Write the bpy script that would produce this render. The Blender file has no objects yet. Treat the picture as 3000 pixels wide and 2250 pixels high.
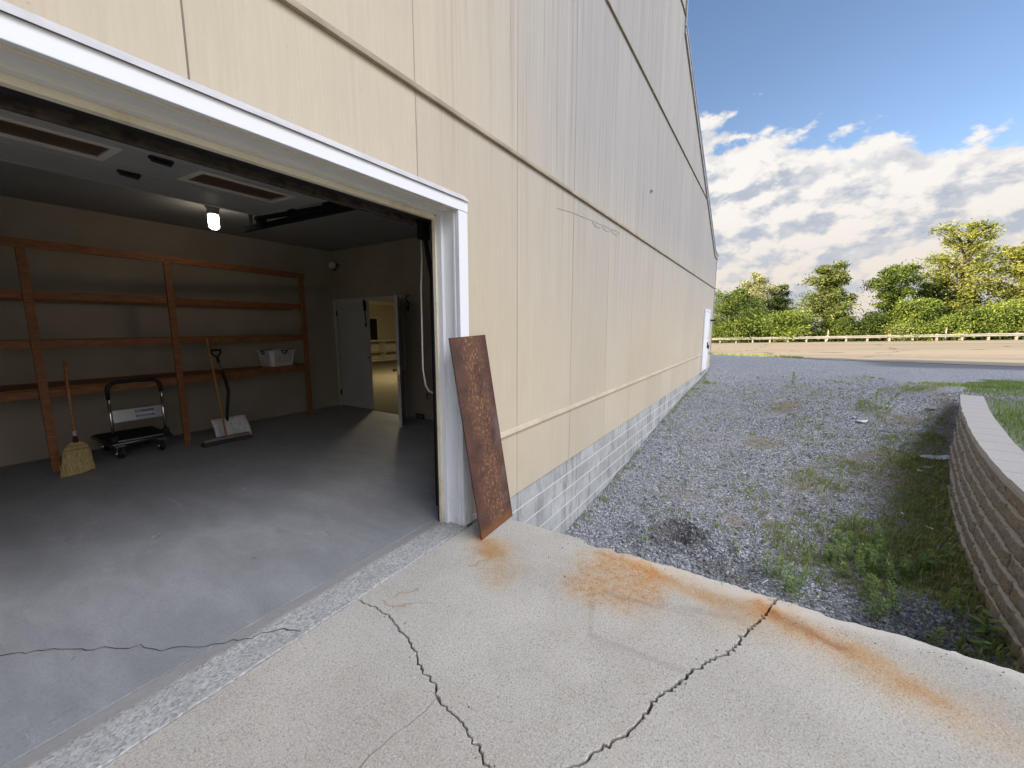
import bpy, bmesh, math, random
import numpy as np
from mathutils import Vector, Matrix
random.seed(7); RNG=np.random.default_rng(7)
S=bpy.context.scene; COL=S.collection
PI=math.pi
# ------------------------------------------------------------------ materials
class NT:
    def __init__(s,name,base=(.5,.5,.5),rough=.8,metal=0,spec=.3):
        s.m=bpy.data.materials.new(name); s.m.use_nodes=True; s.t=s.m.node_tree
        s.b=s.t.nodes['Principled BSDF']; s.out=s.t.nodes['Material Output']
        s.b.inputs['Base Color'].default_value=(*base,1); s.b.inputs['Roughness'].default_value=rough
        s.b.inputs['Metallic'].default_value=metal; s.b.inputs['Specular IOR Level'].default_value=spec
    def new(s,t,**k):
        n=s.t.nodes.new(t)
        for a,v in k.items(): setattr(n,a,v)
        return n
    def put(s,sock,v):
        if isinstance(v,bpy.types.NodeSocket): s.t.links.new(v,sock)
        elif isinstance(v,(tuple,list)) and len(v)==3 and sock.type=='RGBA': sock.default_value=(*v,1)
        else: sock.default_value=v
    def pos(s): return s.new('ShaderNodeNewGeometry').outputs['Position']
    def obj(s): return s.new('ShaderNodeTexCoord').outputs['Object']
    def sep(s,v):
        n=s.new('ShaderNodeSeparateXYZ'); s.put(n.inputs[0],v); return n.outputs
    def comb(s,x,y,z):
        n=s.new('ShaderNodeCombineXYZ')
        for i,q in enumerate((x,y,z)): s.put(n.inputs[i],q)
        return n.outputs[0]
    def scale(s,v,sc):
        n=s.new('ShaderNodeVectorMath',operation='MULTIPLY'); s.put(n.inputs[0],v); n.inputs[1].default_value=sc; return n.outputs[0]
    def addv(s,v,o):
        n=s.new('ShaderNodeVectorMath',operation='ADD'); s.put(n.inputs[0],v); s.put(n.inputs[1],o); return n.outputs[0]
    def noise(s,v,sc=5,det=3,ro=.55,dist=0,col=False):
        n=s.new('ShaderNodeTexNoise'); s.put(n.inputs['Vector'],v)
        n.inputs['Scale'].default_value=sc; n.inputs['Detail'].default_value=det; n.inputs['Roughness'].default_value=ro; n.inputs['Distortion'].default_value=dist
        return n.outputs['Color' if col else 'Fac']
    def voro(s,v,sc=5,feat='F1',out='Distance',rnd=1):
        n=s.new('ShaderNodeTexVoronoi',feature=feat); s.put(n.inputs['Vector'],v); n.inputs['Scale'].default_value=sc; n.inputs['Randomness'].default_value=rnd
        return n.outputs[out]
    def math(s,op,a,b=0.0,c=None,clamp=False):
        n=s.new('ShaderNodeMath',operation=op,use_clamp=clamp); s.put(n.inputs[0],a); s.put(n.inputs[1],b)
        if c is not None: s.put(n.inputs[2],c)
        return n.outputs[0]
    def ss(s,v,a,b,lo=0.,hi=1.):
        n=s.new('ShaderNodeMapRange',interpolation_type='SMOOTHSTEP'); s.put(n.inputs[0],v)
        for i,q in enumerate((a,b,lo,hi)): s.put(n.inputs[i+1],q)
        return n.outputs[0]
    def mix(s,f,a,b,mode='MIX'):
        n=s.new('ShaderNodeMix',data_type='RGBA',blend_type=mode); s.put(n.inputs[0],f); s.put(n.inputs[6],a); s.put(n.inputs[7],b); return n.outputs[2]
    def ramp(s,f,stops):
        n=s.new('ShaderNodeValToRGB'); s.put(n.inputs[0],f); e=n.color_ramp.elements
        while len(e)<len(stops): e.new(.5)
        for q,(p,c) in zip(e,stops): q.position=p; q.color=(*c,1) if len(c)==3 else c
        return n.outputs[0]
    def attr(s,name,out='Fac'):
        n=s.new('ShaderNodeAttribute',attribute_name=name); return n.outputs[out]
    def col(s,v): s.put(s.b.inputs['Base Color'],v)
    def rough(s,v): s.put(s.b.inputs['Roughness'],v)
    def bump(s,h,st=.3,d=.01):
        n=s.new('ShaderNodeBump'); n.inputs['Strength'].default_value=st; n.inputs['Distance'].default_value=d
        s.put(n.inputs['Height'],h); s.t.links.new(n.outputs[0],s.b.inputs['Normal'])
    def capsule(s,xy,p,q,r0,r1):
        """soft mask round the segment p-q lying on the ground plane: 1 inside r0, 0 outside r1"""
        ax,ay=xy; d=(q[0]-p[0],q[1]-p[1]); L=max(d[0]**2+d[1]**2,1e-6)
        rx=s.math('SUBTRACT',ax,p[0]); ry=s.math('SUBTRACT',ay,p[1])
        t=s.math('ADD',s.math('MULTIPLY',rx,d[0]/L),s.math('MULTIPLY',ry,d[1]/L),clamp=True)
        ex=s.math('SUBTRACT',rx,s.math('MULTIPLY',t,d[0])); ey=s.math('SUBTRACT',ry,s.math('MULTIPLY',t,d[1]))
        D=s.math('SQRT',s.math('ADD',s.math('MULTIPLY',ex,ex),s.math('MULTIPLY',ey,ey)))
        return s.ss(D,r1,r0)
def simple(name,c,rough=.6,metal=0,var=.25,sc=8,bump=0,bsc=60,st=(1,1,1),spec=.3):
    n=NT(name,c,rough,metal,spec); p=n.scale(n.obj(),st)
    f=n.noise(p,sc,5,.6)
    n.col(n.mix(n.ss(f,.3,.7),tuple(x*(1-var) for x in c),tuple(min(1,x*(1+var*.6)) for x in c)))
    if bump: n.bump(n.noise(p,bsc,4),bump,.004)
    return n.m
# ------------------------------------------------------------------ mesh builder
LOC={}
class MB:
    def __init__(s): s.v=[]; s.f=[]; s.a=None
    def add(s,vs,fs):
        o=len(s.v); s.v+= [tuple(v) for v in vs]; s.f+=[tuple(i+o for i in f) for f in fs]; return s
    def box(s,x0,x1,y0,y1,z0,z1,rot=None,piv=None,ch=0):
        vs=[(x,y,z) for z in (z0,z1) for y in (y0,y1) for x in (x0,x1)]
        if rot is not None:
            P=Vector(piv); vs=[tuple(P+rot@(Vector(v)-P)) for v in vs]
        return s.add(vs,[(0,2,3,1),(4,5,7,6),(0,1,5,4),(2,6,7,3),(0,4,6,2),(1,3,7,5)])
    def bar(s,p,q,w,h,upv=(0,0,1)):
        p=Vector(p);q=Vector(q);d=(q-p).normalized();u=Vector(upv); a=d.cross(u)
        if a.length<1e-4: a=d.cross(Vector((0,1,0)))
        a.normalize(); b=a.cross(d)
        vs=[e+a*(i*w/2)+b*(j*h/2) for e in (p,q) for i,j in ((-1,-1),(1,-1),(1,1),(-1,1))]
        return s.add(vs,[(3,2,1,0),(4,5,6,7)]+[(i,(i+1)%4,4+(i+1)%4,4+i) for i in range(4)])
    def tube(s,pts,r,n=10,cap=True):
        pts=[Vector(p) for p in pts]; rr=r if isinstance(r,(list,tuple)) else [r]*len(pts)
        o=len(s.v); prev=None
        for i,p in enumerate(pts):
            d=(pts[min(i+1,len(pts)-1)]-pts[max(i-1,0)]).normalized()
            if prev is None: a=d.orthogonal().normalized()
            else:
                a=prev-d*prev.dot(d)
                a=a.normalized() if a.length>1e-6 else d.orthogonal().normalized()
            prev=a; b=d.cross(a)
            for k in range(n):
                t=2*PI*k/n; s.v.append(tuple(p+(a*math.cos(t)+b*math.sin(t))*rr[i]))
        for i in range(len(pts)-1):
            for k in range(n):
                k2=(k+1)%n; s.f.append((o+i*n+k,o+i*n+k2,o+(i+1)*n+k2,o+(i+1)*n+k))
        if cap:
            s.f.append(tuple(o+k for k in reversed(range(n)))); e=o+(len(pts)-1)*n; s.f.append(tuple(e+k for k in range(n)))
        return s
    def lathe(s,prof,c=(0,0,0),ax=(0,0,1),n=20):
        c=Vector(c);ax=Vector(ax).normalized();a=ax.orthogonal().normalized();b=ax.cross(a);o=len(s.v)
        for r,h in prof:
            for k in range(n):
                t=2*PI*k/n; s.v.append(tuple(c+ax*h+(a*math.cos(t)+b*math.sin(t))*max(r,1e-5)))
        for i in range(len(prof)-1):
            for k in range(n):
                k2=(k+1)%n; s.f.append((o+i*n+k,o+i*n+k2,o+(i+1)*n+k2,o+(i+1)*n+k))
        s.f.append(tuple(o+k for k in reversed(range(n)))); e=o+(len(prof)-1)*n; s.f.append(tuple(e+k for k in range(n)))
        return s
    def prismY(s,poly,y0,y1,ends=True):
        n=len(poly); vs=[(x,y0,z) for x,z in poly]+[(x,y1,z) for x,z in poly]
        fs=[(i,(i+1)%n,n+(i+1)%n,n+i) for i in range(n)]
        if ends: fs=[tuple(range(n))[::-1],tuple(range(n,2*n))]+fs
        return s.add(vs,fs)
    def build(s,name,mat,parent=None,smooth=False,bevel=0,attrs=None):
        me=bpy.data.meshes.new(name)
        P=Vector(LOC.get(parent.name,(0,0,0))) if parent else Vector((0,0,0))
        me.from_pydata([tuple(Vector(v)-P) for v in s.v],[],s.f); me.materials.append(mat)
        o=bpy.data.objects.new(name,me); COL.objects.link(o)
        if parent: o.parent=parent; LOC[o.name]=tuple(P)
        if smooth: me.shade_smooth()
        bm=bmesh.new(); bm.from_mesh(me); bmesh.ops.recalc_face_normals(bm,faces=bm.faces); bm.to_mesh(me); bm.free()
        if bevel:
            b=o.modifiers.new('Bevel','BEVEL'); b.width=bevel; b.segments=2; b.limit_method='ANGLE'
        return o
def npmesh(name,V,F,mat,parent=None,attrs=None,smooth=False):
    """big mesh straight from numpy arrays; F is (n,3) or (n,4)"""
    me=bpy.data.meshes.new(name); k=F.shape[1]
    P=np.array(LOC.get(parent.name,(0,0,0))) if parent else np.zeros(3)
    me.vertices.add(len(V)); me.vertices.foreach_set('co',(V-P).astype(np.float32).ravel())
    me.loops.add(F.size); me.loops.foreach_set('vertex_index',F.astype(np.int32).ravel())
    me.polygons.add(len(F)); me.polygons.foreach_set('loop_start',np.arange(0,F.size,k,dtype=np.int32)); 
    me.polygons.foreach_set('loop_total',np.full(len(F),k,dtype=np.int32))
    me.update(calc_edges=True); me.validate()
    for nm,arr in (attrs or {}).items():
        a=me.attributes.new(nm,'FLOAT','POINT'); a.data.foreach_set('value',arr.astype(np.float32))
    me.materials.append(mat)
    if smooth: me.shade_smooth()
    o=bpy.data.objects.new(name,me); COL.objects.link(o)
    if parent: o.parent=parent
    return o
def thing(name,label,cat,loc,group=None):
    o=bpy.data.objects.new(name,None); COL.objects.link(o); o.location=loc; o.empty_display_size=.2
    LOC[o.name]=tuple(loc); return tag(o,label,cat,group)
def tag(o,label=None,cat=None,group=None,kind=None):
    if label: o['label']=label
    if cat: o['category']=cat
    if group: o['group']=group
    if kind: o['kind']=kind
    return o
def structure(o): o['kind']='structure'; return o
def lerp(a,b,t): return a+(b-a)*t
def interp(x,pts): return np.interp(x,[p[0] for p in pts],[p[1] for p in pts])
# ------------------------------------------------------------------ camera, sky, sun
A=math.radians(32.5); PT=math.radians(8.16)
cam=bpy.data.objects.new('camera',bpy.data.cameras.new('camera')); COL.objects.link(cam); S.camera=cam
cam.location=(0,0,1.61); cam.data.sensor_width=36; cam.data.lens=1180/3000*36; cam.data.clip_end=3000; cam.data.clip_start=.05
cam.rotation_euler=(PI/2-PT,0,A-PI/2)
SUN=Vector((-1,1.0,.565)).normalized()
sd=bpy.data.lights.new('sun','SUN'); sd.energy=4.0; sd.angle=math.radians(.5); sd.color=(1,.79,.54)
so=bpy.data.objects.new('sun',sd); COL.objects.link(so); so.rotation_euler=SUN.to_track_quat('Z','Y').to_euler(); so.location=(-30,30,30)
W=bpy.data.worlds.new('World'); S.world=W; W.use_nodes=True
def make_sky():
    n=NT.__new__(NT); n.t=W.node_tree; bg=n.t.nodes['Background']
    sky=n.new('ShaderNodeTexSky',sky_type='NISHITA',sun_disc=False); sky.sun_elevation=math.asin(SUN.z); sky.sun_rotation=math.atan2(SUN.x,SUN.y)
    sky.air_density=1.0; sky.dust_density=.6; sky.ozone_density=2.0
    d=n.new('ShaderNodeTexCoord').outputs['Generated']; x,y,z=n.sep(d)
    q=n.comb(x,y,n.math('MULTIPLY',z,1.75))
    warp=n.scale(n.noise(q,7,3,.5,col=True),(.035,.035,.03)); qw=n.addv(q,warp)
    def dens(v): return n.noise(v,12.5,9,.56)
    a=dens(qw); b=dens(n.addv(qw,(-.012,.022,.036)))
    # the bank's height: highest towards the building, lower to the right, with unseen cloud added behind the camera as fill
    az=n.math('ARCTAN2',y,x)
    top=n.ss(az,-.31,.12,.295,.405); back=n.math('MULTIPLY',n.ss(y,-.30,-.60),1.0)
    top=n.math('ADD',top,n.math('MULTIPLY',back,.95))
    low=n.noise(q,2.6,2,.5)
    cov=n.math('SUBTRACT',n.math('ADD',a,n.math('MULTIPLY',n.math('SUBTRACT',low,.5),.15)),n.ss(z,n.math('SUBTRACT',top,.12),n.math('ADD',top,.085),.22,.80))
    mask=n.ss(cov,-.015,.10)
    lit=n.ss(n.math('SUBTRACT',a,b),-.14,.075)
    thick=n.ss(cov,.02,.33)
    grey=n.mix(n.ss(z,.0,.3),(.66,.71,.80),(.60,.66,.77)); white=n.mix(n.ss(z,.0,.28),(1.02,.91,.80),(1.2,1.15,1.10))
    cl=n.mix(n.math('MULTIPLY',n.math('SUBTRACT',1.0,lit),n.ss(thick,0,.8,.45,1.)),white,grey)
    cl=n.mix(1.0,cl,n.scale(n.mix(back,(CLOUD,CLOUD,CLOUD),n.mix(n.ss(z,.2,.85),tuple(CLOUD*BACK_FILL*q for q in (.36,.36,.37)),tuple(CLOUD*BACK_FILL*q for q in (2.45,2.50,2.72)))),(1,1,1)),'MULTIPLY')  # unseen cloud behind the camera is multiplied up as added fill light
    # clear blue: a slight lift towards the horizon comes from the sky model itself
    sk=n.mix(1.0,sky.outputs[0],SKYTINT,'MULTIPLY')
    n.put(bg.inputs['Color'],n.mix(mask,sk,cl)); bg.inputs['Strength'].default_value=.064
CLOUD=3.9; BACK_FILL=3.45; SKYTINT=(.95,.92,.95); EXPO=1.7
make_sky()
S.view_settings.view_transform='Standard'; S.view_settings.look='None'; S.view_settings.gamma=1; S.view_settings.exposure=EXPO
S.cycles.max_bounces=8; S.cycles.diffuse_bounces=5; S.cycles.use_denoising=True; S.cycles.caustics_reflective=False; S.cycles.caustics_refractive=False
S.cycles.sample_clamp_indirect=6
# ------------------------------------------------------------------ ground height
PA=[(2.7,-1.0),(4.4,-.99),(5.4,-.94),(7.3,-.82),(10.2,-.56),(12.4,-.42),(15.3,-.3),(18.5,-.1),(22,0),(26,0)]
PB=[(2.7,-.85),(4,-.85),(6,-.8),(8,-.72),(9.3,-.52),(10.5,-.2),(11.5,.08),(13,.1),(15,.05),(18,0),(22,0)]
WP=[(2.75,-1.75),(3.6,-1.72),(4.64,-1.77),(5.7,-1.905),(7.0,-2.14),(9.2,-2.64),(11.4,-3.22)]
def sm(t): t=np.clip(t,0,1); return t*t*(3-2*t)
def hnoise(X,Y,f,seed):
    r=np.random.default_rng(seed); h=0
    for k in range(7):
        a=r.uniform(0,2*PI); w=f*r.uniform(.6,1.6); h=h+np.sin((X*math.cos(a)+Y*math.sin(a))*w+r.uniform(0,6))
    return h/7
HOLE=(4.9,.80)
def gz(X,Y,fine=True):
    X=np.asarray(X,float); Y=np.asarray(Y,float)
    yw=interp(X,WP); w=sm((2-Y)/(2-yw)); z=interp(X,PA)*(1-w)+interp(X,PB)*w
    if fine:
        z=z+.02*hnoise(X,Y,2.2,1)+.008*hnoise(X,Y,9,2)*(X<16)
        r=np.hypot((X-HOLE[0])*1.0,(Y-HOLE[1])*.8)
        r=r*(1+.35*hnoise(X,Y,16,4)+.18*hnoise(X,Y,37,6)); z=z-.15*np.exp(-(r/.13)**3)+.09*np.exp(-((r-.30)/.14)**2)*(1+.5*hnoise(X,Y,14,3))
        z=z-.10*np.exp(-((X-(4.55-.3*(Y-.3)))/.22)**2)*np.exp(-((Y-.25)/.35)**2)     # scoured trough beside the slab
        z=z+.16*np.exp(-((X-4.52)/.30)**2-((Y+1.30)/.24)**2)                           # heap of loose stone
    # lawn bank behind the retaining wall
    d=yw-.14-Y; lawn=sm(d/.10)*(X<11.45)*(X>2.5)
    lz=.20+.10*sm(d/3.)-.35*sm((X-11)/6.)*0
    z=z*(1-lawn)+lz*lawn
    f=sm((X-11.2)/6.); far=sm((-2.2-Y)/1.2)
    z=np.where(X>=11.45,z+far*(.22*(1-f)),z)
    # the road falls away to the left
    fall=sm((X-24)/12.); z=np.where(X>24,fall*(np.clip(-.68-.034*(np.clip(Y,-60,60)-5.6),-3,1.5)),z)
    z=np.where(X>64.5,z-.9*sm((X-64.5)/2.5),z)
    z=np.where(X<2.68,-1.25,z); z=np.where((Y>2.06)&(X<18.2),-1.25,z)
    return z
# ------------------------------------------------------------------ ground
GREEN=[(5.44,-1.22,.50,.9),(5.8,-1.17,.3,.9),(4.89,-.82,.35,.6),(5.96,-1.59,.35,.8),(4.93,-1.5,.35,1),(5.67,-1.73,.25,1),(6.61,-2.0,.22,1),(7.3,-2.1,.22,1),(7.81,-2.28,.25,1),(8.45,-2.46,.25,1),
 (8.96,-2.2,.4,.8),(9.65,-1.94,.5,.6),(7.53,-.76,.5,.55),(5.44,-.33,.25,.5),(5.05,-.47,.3,.55),(4.3,-1.62,.25,1),(3.7,-1.6,.3,.9),(11.03,-1.89,.4,.75),(12.5,-2.9,.5,.7),(15.01,-1.97,.5,.35),(6.99,-1.82,.35,.75),
 (4.72,-1.14,.25,.8),(9.5,-.67,.4,.4),(6.2,-1.95,.2,1),(10.3,-.8,.35,.45),(14.2,-.7,.4,.3),(15.1,1.75,.35,.8),(12.5,1.95,.3,.5),(13.8,1.95,.3,.5),(5.9,-.5,.35,.35),(6.5,.1,.3,.35),(8.3,-1.2,.4,.45),(16.2,-2.6,.5,.3),(12.2,-1.3,.5,.3),(4.45,-.38,.2,.45),(6.3,-1.1,.3,.5),(13.6,-3.7,.7,.8)]
BROWN=[(11.45,-.49,.35,.9),(11.08,-.35,.3,1),(8.96,-.06,.4,.6),(7.96,-1.85,.5,.8),(9.94,-2.53,.6,.7),(7.36,-1.9,.45,.8),(7.25,-.49,.3,.6),(5.64,.18,.18,.6),(5.73,-.19,.15,.6),(5.31,-1.66,.3,.8),(5.71,-1.69,.25,.7),(10.6,-2.38,.5,.7),(7.92,-.66,.3,.5),(6.17,.92,.3,.35),(8.6,-1.5,.6,.5),(6.6,-1.6,.4,.6),(9.0,-1.9,.5,.6)]
DIRT=[(4.9,.8,.44,1),(4.6,.35,.3,.7),(4.42,.1,.25,.7),(5.0,-1.62,.22,.6),(5.3,-1.5,.25,.5)]
for _x in np.arange(5.2,10.2,.42): GREEN.append((float(_x),float(np.interp(_x,[p[0] for p in WP],[p[1] for p in WP]))+.30+.12*math.sin(_x*3.1),.34,.62+.25*math.sin(_x*5.3)))
def field(L,X,Y):
    f=np.zeros_like(X,float)
    for x,y,r,s in L: f=np.maximum(f,s*np.exp(-(((X-x)**2+((Y-y)*1.15)**2)/r**2)**1.1))
    return f
def steps(*seg):
    out=[]
    for a,b,d in seg: out+=list(np.arange(a,b,d))
    return np.array(out)
def ground_mat():
    n=NT('gravel_and_soil',rough=.9,spec=.25); p=n.pos()
    g=n.attr('green'); br=n.attr('brown'); di=n.attr('dirt'); far=n.attr('farland'); asp=n.attr('asphalt')
    w=n.addv(p,n.scale(n.noise(p,30,2,col=True),(.012,.012,.012)))
    c1=n.voro(w,46,out='Color'); e1=n.voro(w,46,'DISTANCE_TO_EDGE'); d1=n.voro(w,46)
    r,gg,b=[n.sep(c1)[i] for i in range(3)]
    big=n.noise(p,.9,4,.6)
    st=n.ramp(r,[(0,(.11,.118,.13)),(.3,(.26,.275,.295)),(.62,(.40,.415,.43)),(.9,(.54,.55,.555)),(.97,(.72,.72,.71))])
    st=n.mix(n.ss(e1,.0,.10),(.075,.078,.083),st)
    st=n.mix(n.math('MULTIPLY',n.ss(big,.35,.75),.55),st,n.mix(.5,st,(.30,.275,.25)))
    nz=n.noise(p,5,6,.65); nz2=n.noise(p,38,4,.6)
    soil=n.mix(nz2,(.08,.06,.045),(.24,.19,.14))
    dry=n.mix(nz2,(.15,.11,.07),(.33,.26,.18))
    c=n.mix(n.ss(n.math('ADD',br,n.math('MULTIPLY',n.math('SUBTRACT',nz,.5),1.3)),.35,.75),st,n.mix(.35,dry,st))
    c=n.mix(n.ss(n.math('ADD',di,n.math('MULTIPLY',n.math('SUBTRACT',nz,.5),.9)),.35,.7),c,n.mix(.25,n.mix(nz2,(.040,.034,.029),(.15,.13,.11)),st))
    gm=n.ss(n.math('ADD',g,n.math('MULTIPLY',n.math('SUBTRACT',n.noise(p,11,5,.65),.5),1.5)),.42,.8)
    c=n.mix(n.math('MULTIPLY',gm,.45),c,n.mix(nz2,(.085,.10,.05),(.21,.225,.11)))
    ag=n.mix(n.noise(p,60,3),(.09,.092,.10),(.19,.192,.20))
    c=n.mix(asp,c,ag)
    c=n.mix(far,c,n.mix(nz,(.05,.08,.02),(.12,.14,.05)))
    n.col(c); n.bump(n.math('ADD',n.math('MULTIPLY',n.math('SUBTRACT',1.0,d1),.8),n.math('MULTIPLY',nz2,.5)),.75,.022)
    return n.m
def make_ground():
    xs=steps((-600,-60,90),(-60,-4,14),(-4,2.5,1.3),(2.5,2.7,.06),(2.7,9.5,.055),(9.5,14,.12),(14,30,.4),(30,61,2.5),(61,72,.6),(72,130,10),(130,901,110))
    ys=steps((-700,-60,80),(-60,-12,4),(-12,-4,.5),(-4,-3.4,.1),(-3.4,2.04,.055),(2.04,2.2,.06),(2.2,20,1.6),(20,60,6),(60,901,90))
    X,Y=np.meshgrid(xs,ys,indexing='ij'); Z=gz(X,Y)
    V=np.stack([X,Y,Z],-1).reshape(-1,3); nx,ny=len(xs),len(ys)
    i=np.arange(nx*ny).reshape(nx,ny); F=np.stack([i[:-1,:-1],i[1:,:-1],i[1:,1:],i[:-1,1:]],-1).reshape(-1,4)
    x,y=V[:,0],V[:,1]
    yw=interp(x,WP); lawn=((y<yw-.1)&(x<11.45)).astype(float)
    edge=sm((y-(-3.45-(x-11.6)*.31)-.4*hnoise(x,y,2.2,78))/-.9)*(x>=11.45)*(x<19)     # lawn continuing past the wall's end up to the drive
    strip=0*x
    green=np.clip(np.maximum.reduce([field(GREEN,x,y),lawn*2,edge*1.6,strip]),0,2)
    asp=sm((x-(21.3-.25*(y+4)+.3*hnoise(x,y,1.7,61)))/.7)*sm((-3.0-y)/1.5)*(x<30)
    land=((x>62.6)|(x<-5)|(y>24)).astype(float)
    nearw=sm((1.5-(y-yw))/1.6)*(y>yw)*(x<12.5)*(x>2.6)
    at=dict(green=green,brown=np.maximum(field(BROWN,x,y),.62*nearw)+.22*(hnoise(x,y,2.6,51)>.05)*(x<20),dirt=field(DIRT,x,y),farland=land,asphalt=asp)
    return structure(npmesh('ground',V,F,ground_mat(),attrs=at,smooth=True))
make_ground()
# loose gravel stones lying on top of the ground
def gravel():
    n=NT('loose_gravel',rough=.85,spec=.3); t=n.attr('tint')
    n.col(n.ramp(t,[(0,(.15,.16,.175)),(.35,(.28,.297,.32)),(.7,(.40,.418,.44)),(.93,(.50,.51,.52)),(.985,(.72,.72,.71))])); mat=n.m
    N=62000
    def pick(N,x0,x1,y0,y1): return np.stack([x0+(x1-x0)*RNG.random(N)**1.9,RNG.uniform(y0,y1,N)],-1)
    P=pick(N,2.75,17.5,-3.0,2.0)
    heap=np.stack([4.52+.22*RNG.normal(size=4200),-1.30+.17*RNG.normal(size=4200)],-1)
    trough=np.stack([4.75+.3*RNG.normal(size=1500),.45+.35*RNG.normal(size=1500)],-1)
    P=np.concatenate([P,heap,trough]); 
    yw=interp(P[:,0],WP); g=np.maximum(field(GREEN,P[:,0],P[:,1]),field(BROWN,P[:,0],P[:,1])*.8)
    g=np.maximum(g,.75*sm((1.4-(P[:,1]-yw))/1.6)); keep=(RNG.random(len(P))<np.clip((17.3-P[:,0])/7,0,1))&(P[:,1]>yw+.03)&(P[:,1]<2.0)&(P[:,0]>2.74)&(RNG.random(len(P))>g*.75+.3*(hnoise(P[:,0],P[:,1],3,5)<-.05))
    keep[N:]=(P[N:,1]>yw[N:]+.03)&(P[N:,0]>2.76)
    ishp=np.arange(len(P))>=N; P=P[keep]; ishp=ishp[keep]; M=len(P)
    r=RNG.gamma(3.2,.0023,M)+.003; r=np.where(ishp,r*1.15,r); r=r*np.clip(.8+P[:,0]/30,.9,1.3)
    r=np.where(RNG.random(M)<.007,r*0+RNG.uniform(.016,.034,M),r)
    base=np.array([[1,0,0],[-1,0,0],[0,1,0],[0,-1,0],[0,0,1],[0,0,-1]],float)
    tri=np.array([[0,2,4],[2,1,4],[1,3,4],[3,0,4],[2,0,5],[1,2,5],[3,1,5],[0,3,5]])
    v=base[None]*r[:,None,None]*RNG.uniform(.55,1.35,(M,6,1)); v+=RNG.normal(size=(M,6,3))*r[:,None,None]*.22; v[:,:,2]*=.75
    a=RNG.uniform(0,2*PI,M); c,s=np.cos(a)[:,None],np.sin(a)[:,None]
    x=v[:,:,0]*c-v[:,:,1]*s; y=v[:,:,0]*s+v[:,:,1]*c; v=np.stack([x,y,v[:,:,2]],-1)
    b=RNG.uniform(-.6,.6,M); c,s=np.cos(b)[:,None],np.sin(b)[:,None]
    y=v[:,:,1]*c-v[:,:,2]*s; z=v[:,:,1]*s+v[:,:,2]*c; v=np.stack([v[:,:,0],y,z],-1)
    zz=gz(P[:,0],P[:,1]); v+=np.stack([P[:,0],P[:,1],zz+r*.35],-1)[:,None]
    F=(tri[None]+6*np.arange(M)[:,None,None]).reshape(-1,3)
    t=np.repeat(np.clip(RNG.beta(2,2.6,M)-.07*ishp,0,1),6)
    o=npmesh('loose_gravel',v.reshape(-1,3),F,mat,attrs=dict(tint=t)); return tag(o,'loose grey crushed stone scattered over the gravel drive','gravel',kind='stuff')
gravel()
# road, drive markings
def road():
    n=NT('sunlit_asphalt',rough=.9,spec=.2); p=n.pos(); s=n.scale(p,(1,.06,1))
    band=n.noise(s,.55,4,.5); f=n.noise(p,40,3); big=n.noise(p,.5,4)
    c=n.mix(n.ss(band,.38,.62),(.255,.222,.168),(.32,.278,.212)); c=n.mix(n.math('MULTIPLY',f,.35),c,(.13,.115,.10))
    wv=n.addv(p,n.scale(n.noise(p,.35,4,col=True),(3.2,3.2,0)))
    e=n.voro(wv,.11,'DISTANCE_TO_EDGE'); ck=n.math('MULTIPLY',n.ss(e,.012,.004),n.ss(big,.44,.52))
    c=n.mix(ck,c,(.06,.055,.05)); n.col(c); n.bump(f,.2,.004)
    xs=np.concatenate([np.arange(24.2,36,.5),np.arange(36,62.6,1.5)]); ys=np.concatenate([np.arange(-160,-30,6),np.arange(-30,30,1),np.arange(30,161,6)])
    def sheet(name,x0,x1,mat,dz,y0=-160,y1=160,curve=None):
        m=MB(); X=np.linspace(x0,x1,max(2,int((x1-x0)/1.2)+2)); Ys=np.concatenate([[y0],ys[(ys>y0)&(ys<y1)],[y1]])
        for y in Ys:
            off=curve(y) if curve else 0
            for k,x in enumerate(X): 
                xx=x+off*(1-k/(len(X)-1)); m.v.append((xx,y,float(gz(xx,y,False))+dz))
        nx=len(X)
        for j in range(len(Ys)-1):
            for i in range(nx-1): a=j*nx+i; m.f.append((a,a+1,a+nx+1,a+nx))
        return m.build(name,mat,smooth=True)
    r=structure(sheet('road',24.6,62.4,n.m,.02,curve=lambda y:3.6*float(sm((y+2.5)/4.0))))
    wm=simple('road_paint',(.62,.57,.47),.8,var=.3,sc=3)
    for x0,w,y0,y1 in ((29.6,.13,-160,160),(34.4,.13,-60,-7.2),(58.6,.13,-160,160)):
        o=sheet('lane_marking',x0,x0+w,wm,.027,y0,y1); structure(o)
    o=sheet('lane_marking',46.0,46.13,simple('road_paint_yellow',(.55,.40,.12),.8,var=.3,sc=3),.027); structure(o)
road()
# ------------------------------------------------------------------ concrete apron, cracked
C1=[(1.35,1.955),(1.369,1.826),(1.36,1.684),(1.324,1.574),(1.306,1.489),(1.266,1.385),(1.234,1.337),(1.194,1.255),(1.183,1.169),(1.135,1.118),(1.122,1.062),(1.112,.978),(1.078,.888),(1.068,.829),(1.04,.792),(1.028,.744),(.99,.64)]
C2=[(2.717,-.151),(2.573,-.117),(2.472,-.085),(2.347,-.032),(2.203,.016),(2.126,.034),(2.075,.075),(1.997,.12),(1.918,.17),(1.809,.22),(1.75,.246),(1.648,.297),(1.571,.315),(1.466,.343),(1.423,.371),(1.341,.413),(1.288,.449),(1.226,.478),(1.173,.517),(.99,.64)]
C3=[(1.126,1.11),(1.024,1.116),(.943,1.138),(.87,1.153),(.812,1.161),(.766,1.156),(.3,1.2),(-2,1.3),(-5.5,1.1)]
C0=[(.99,.64),(.5,.42),(-.6,.1),(-2.5,-.4),(-5.5,-.9)]
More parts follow.
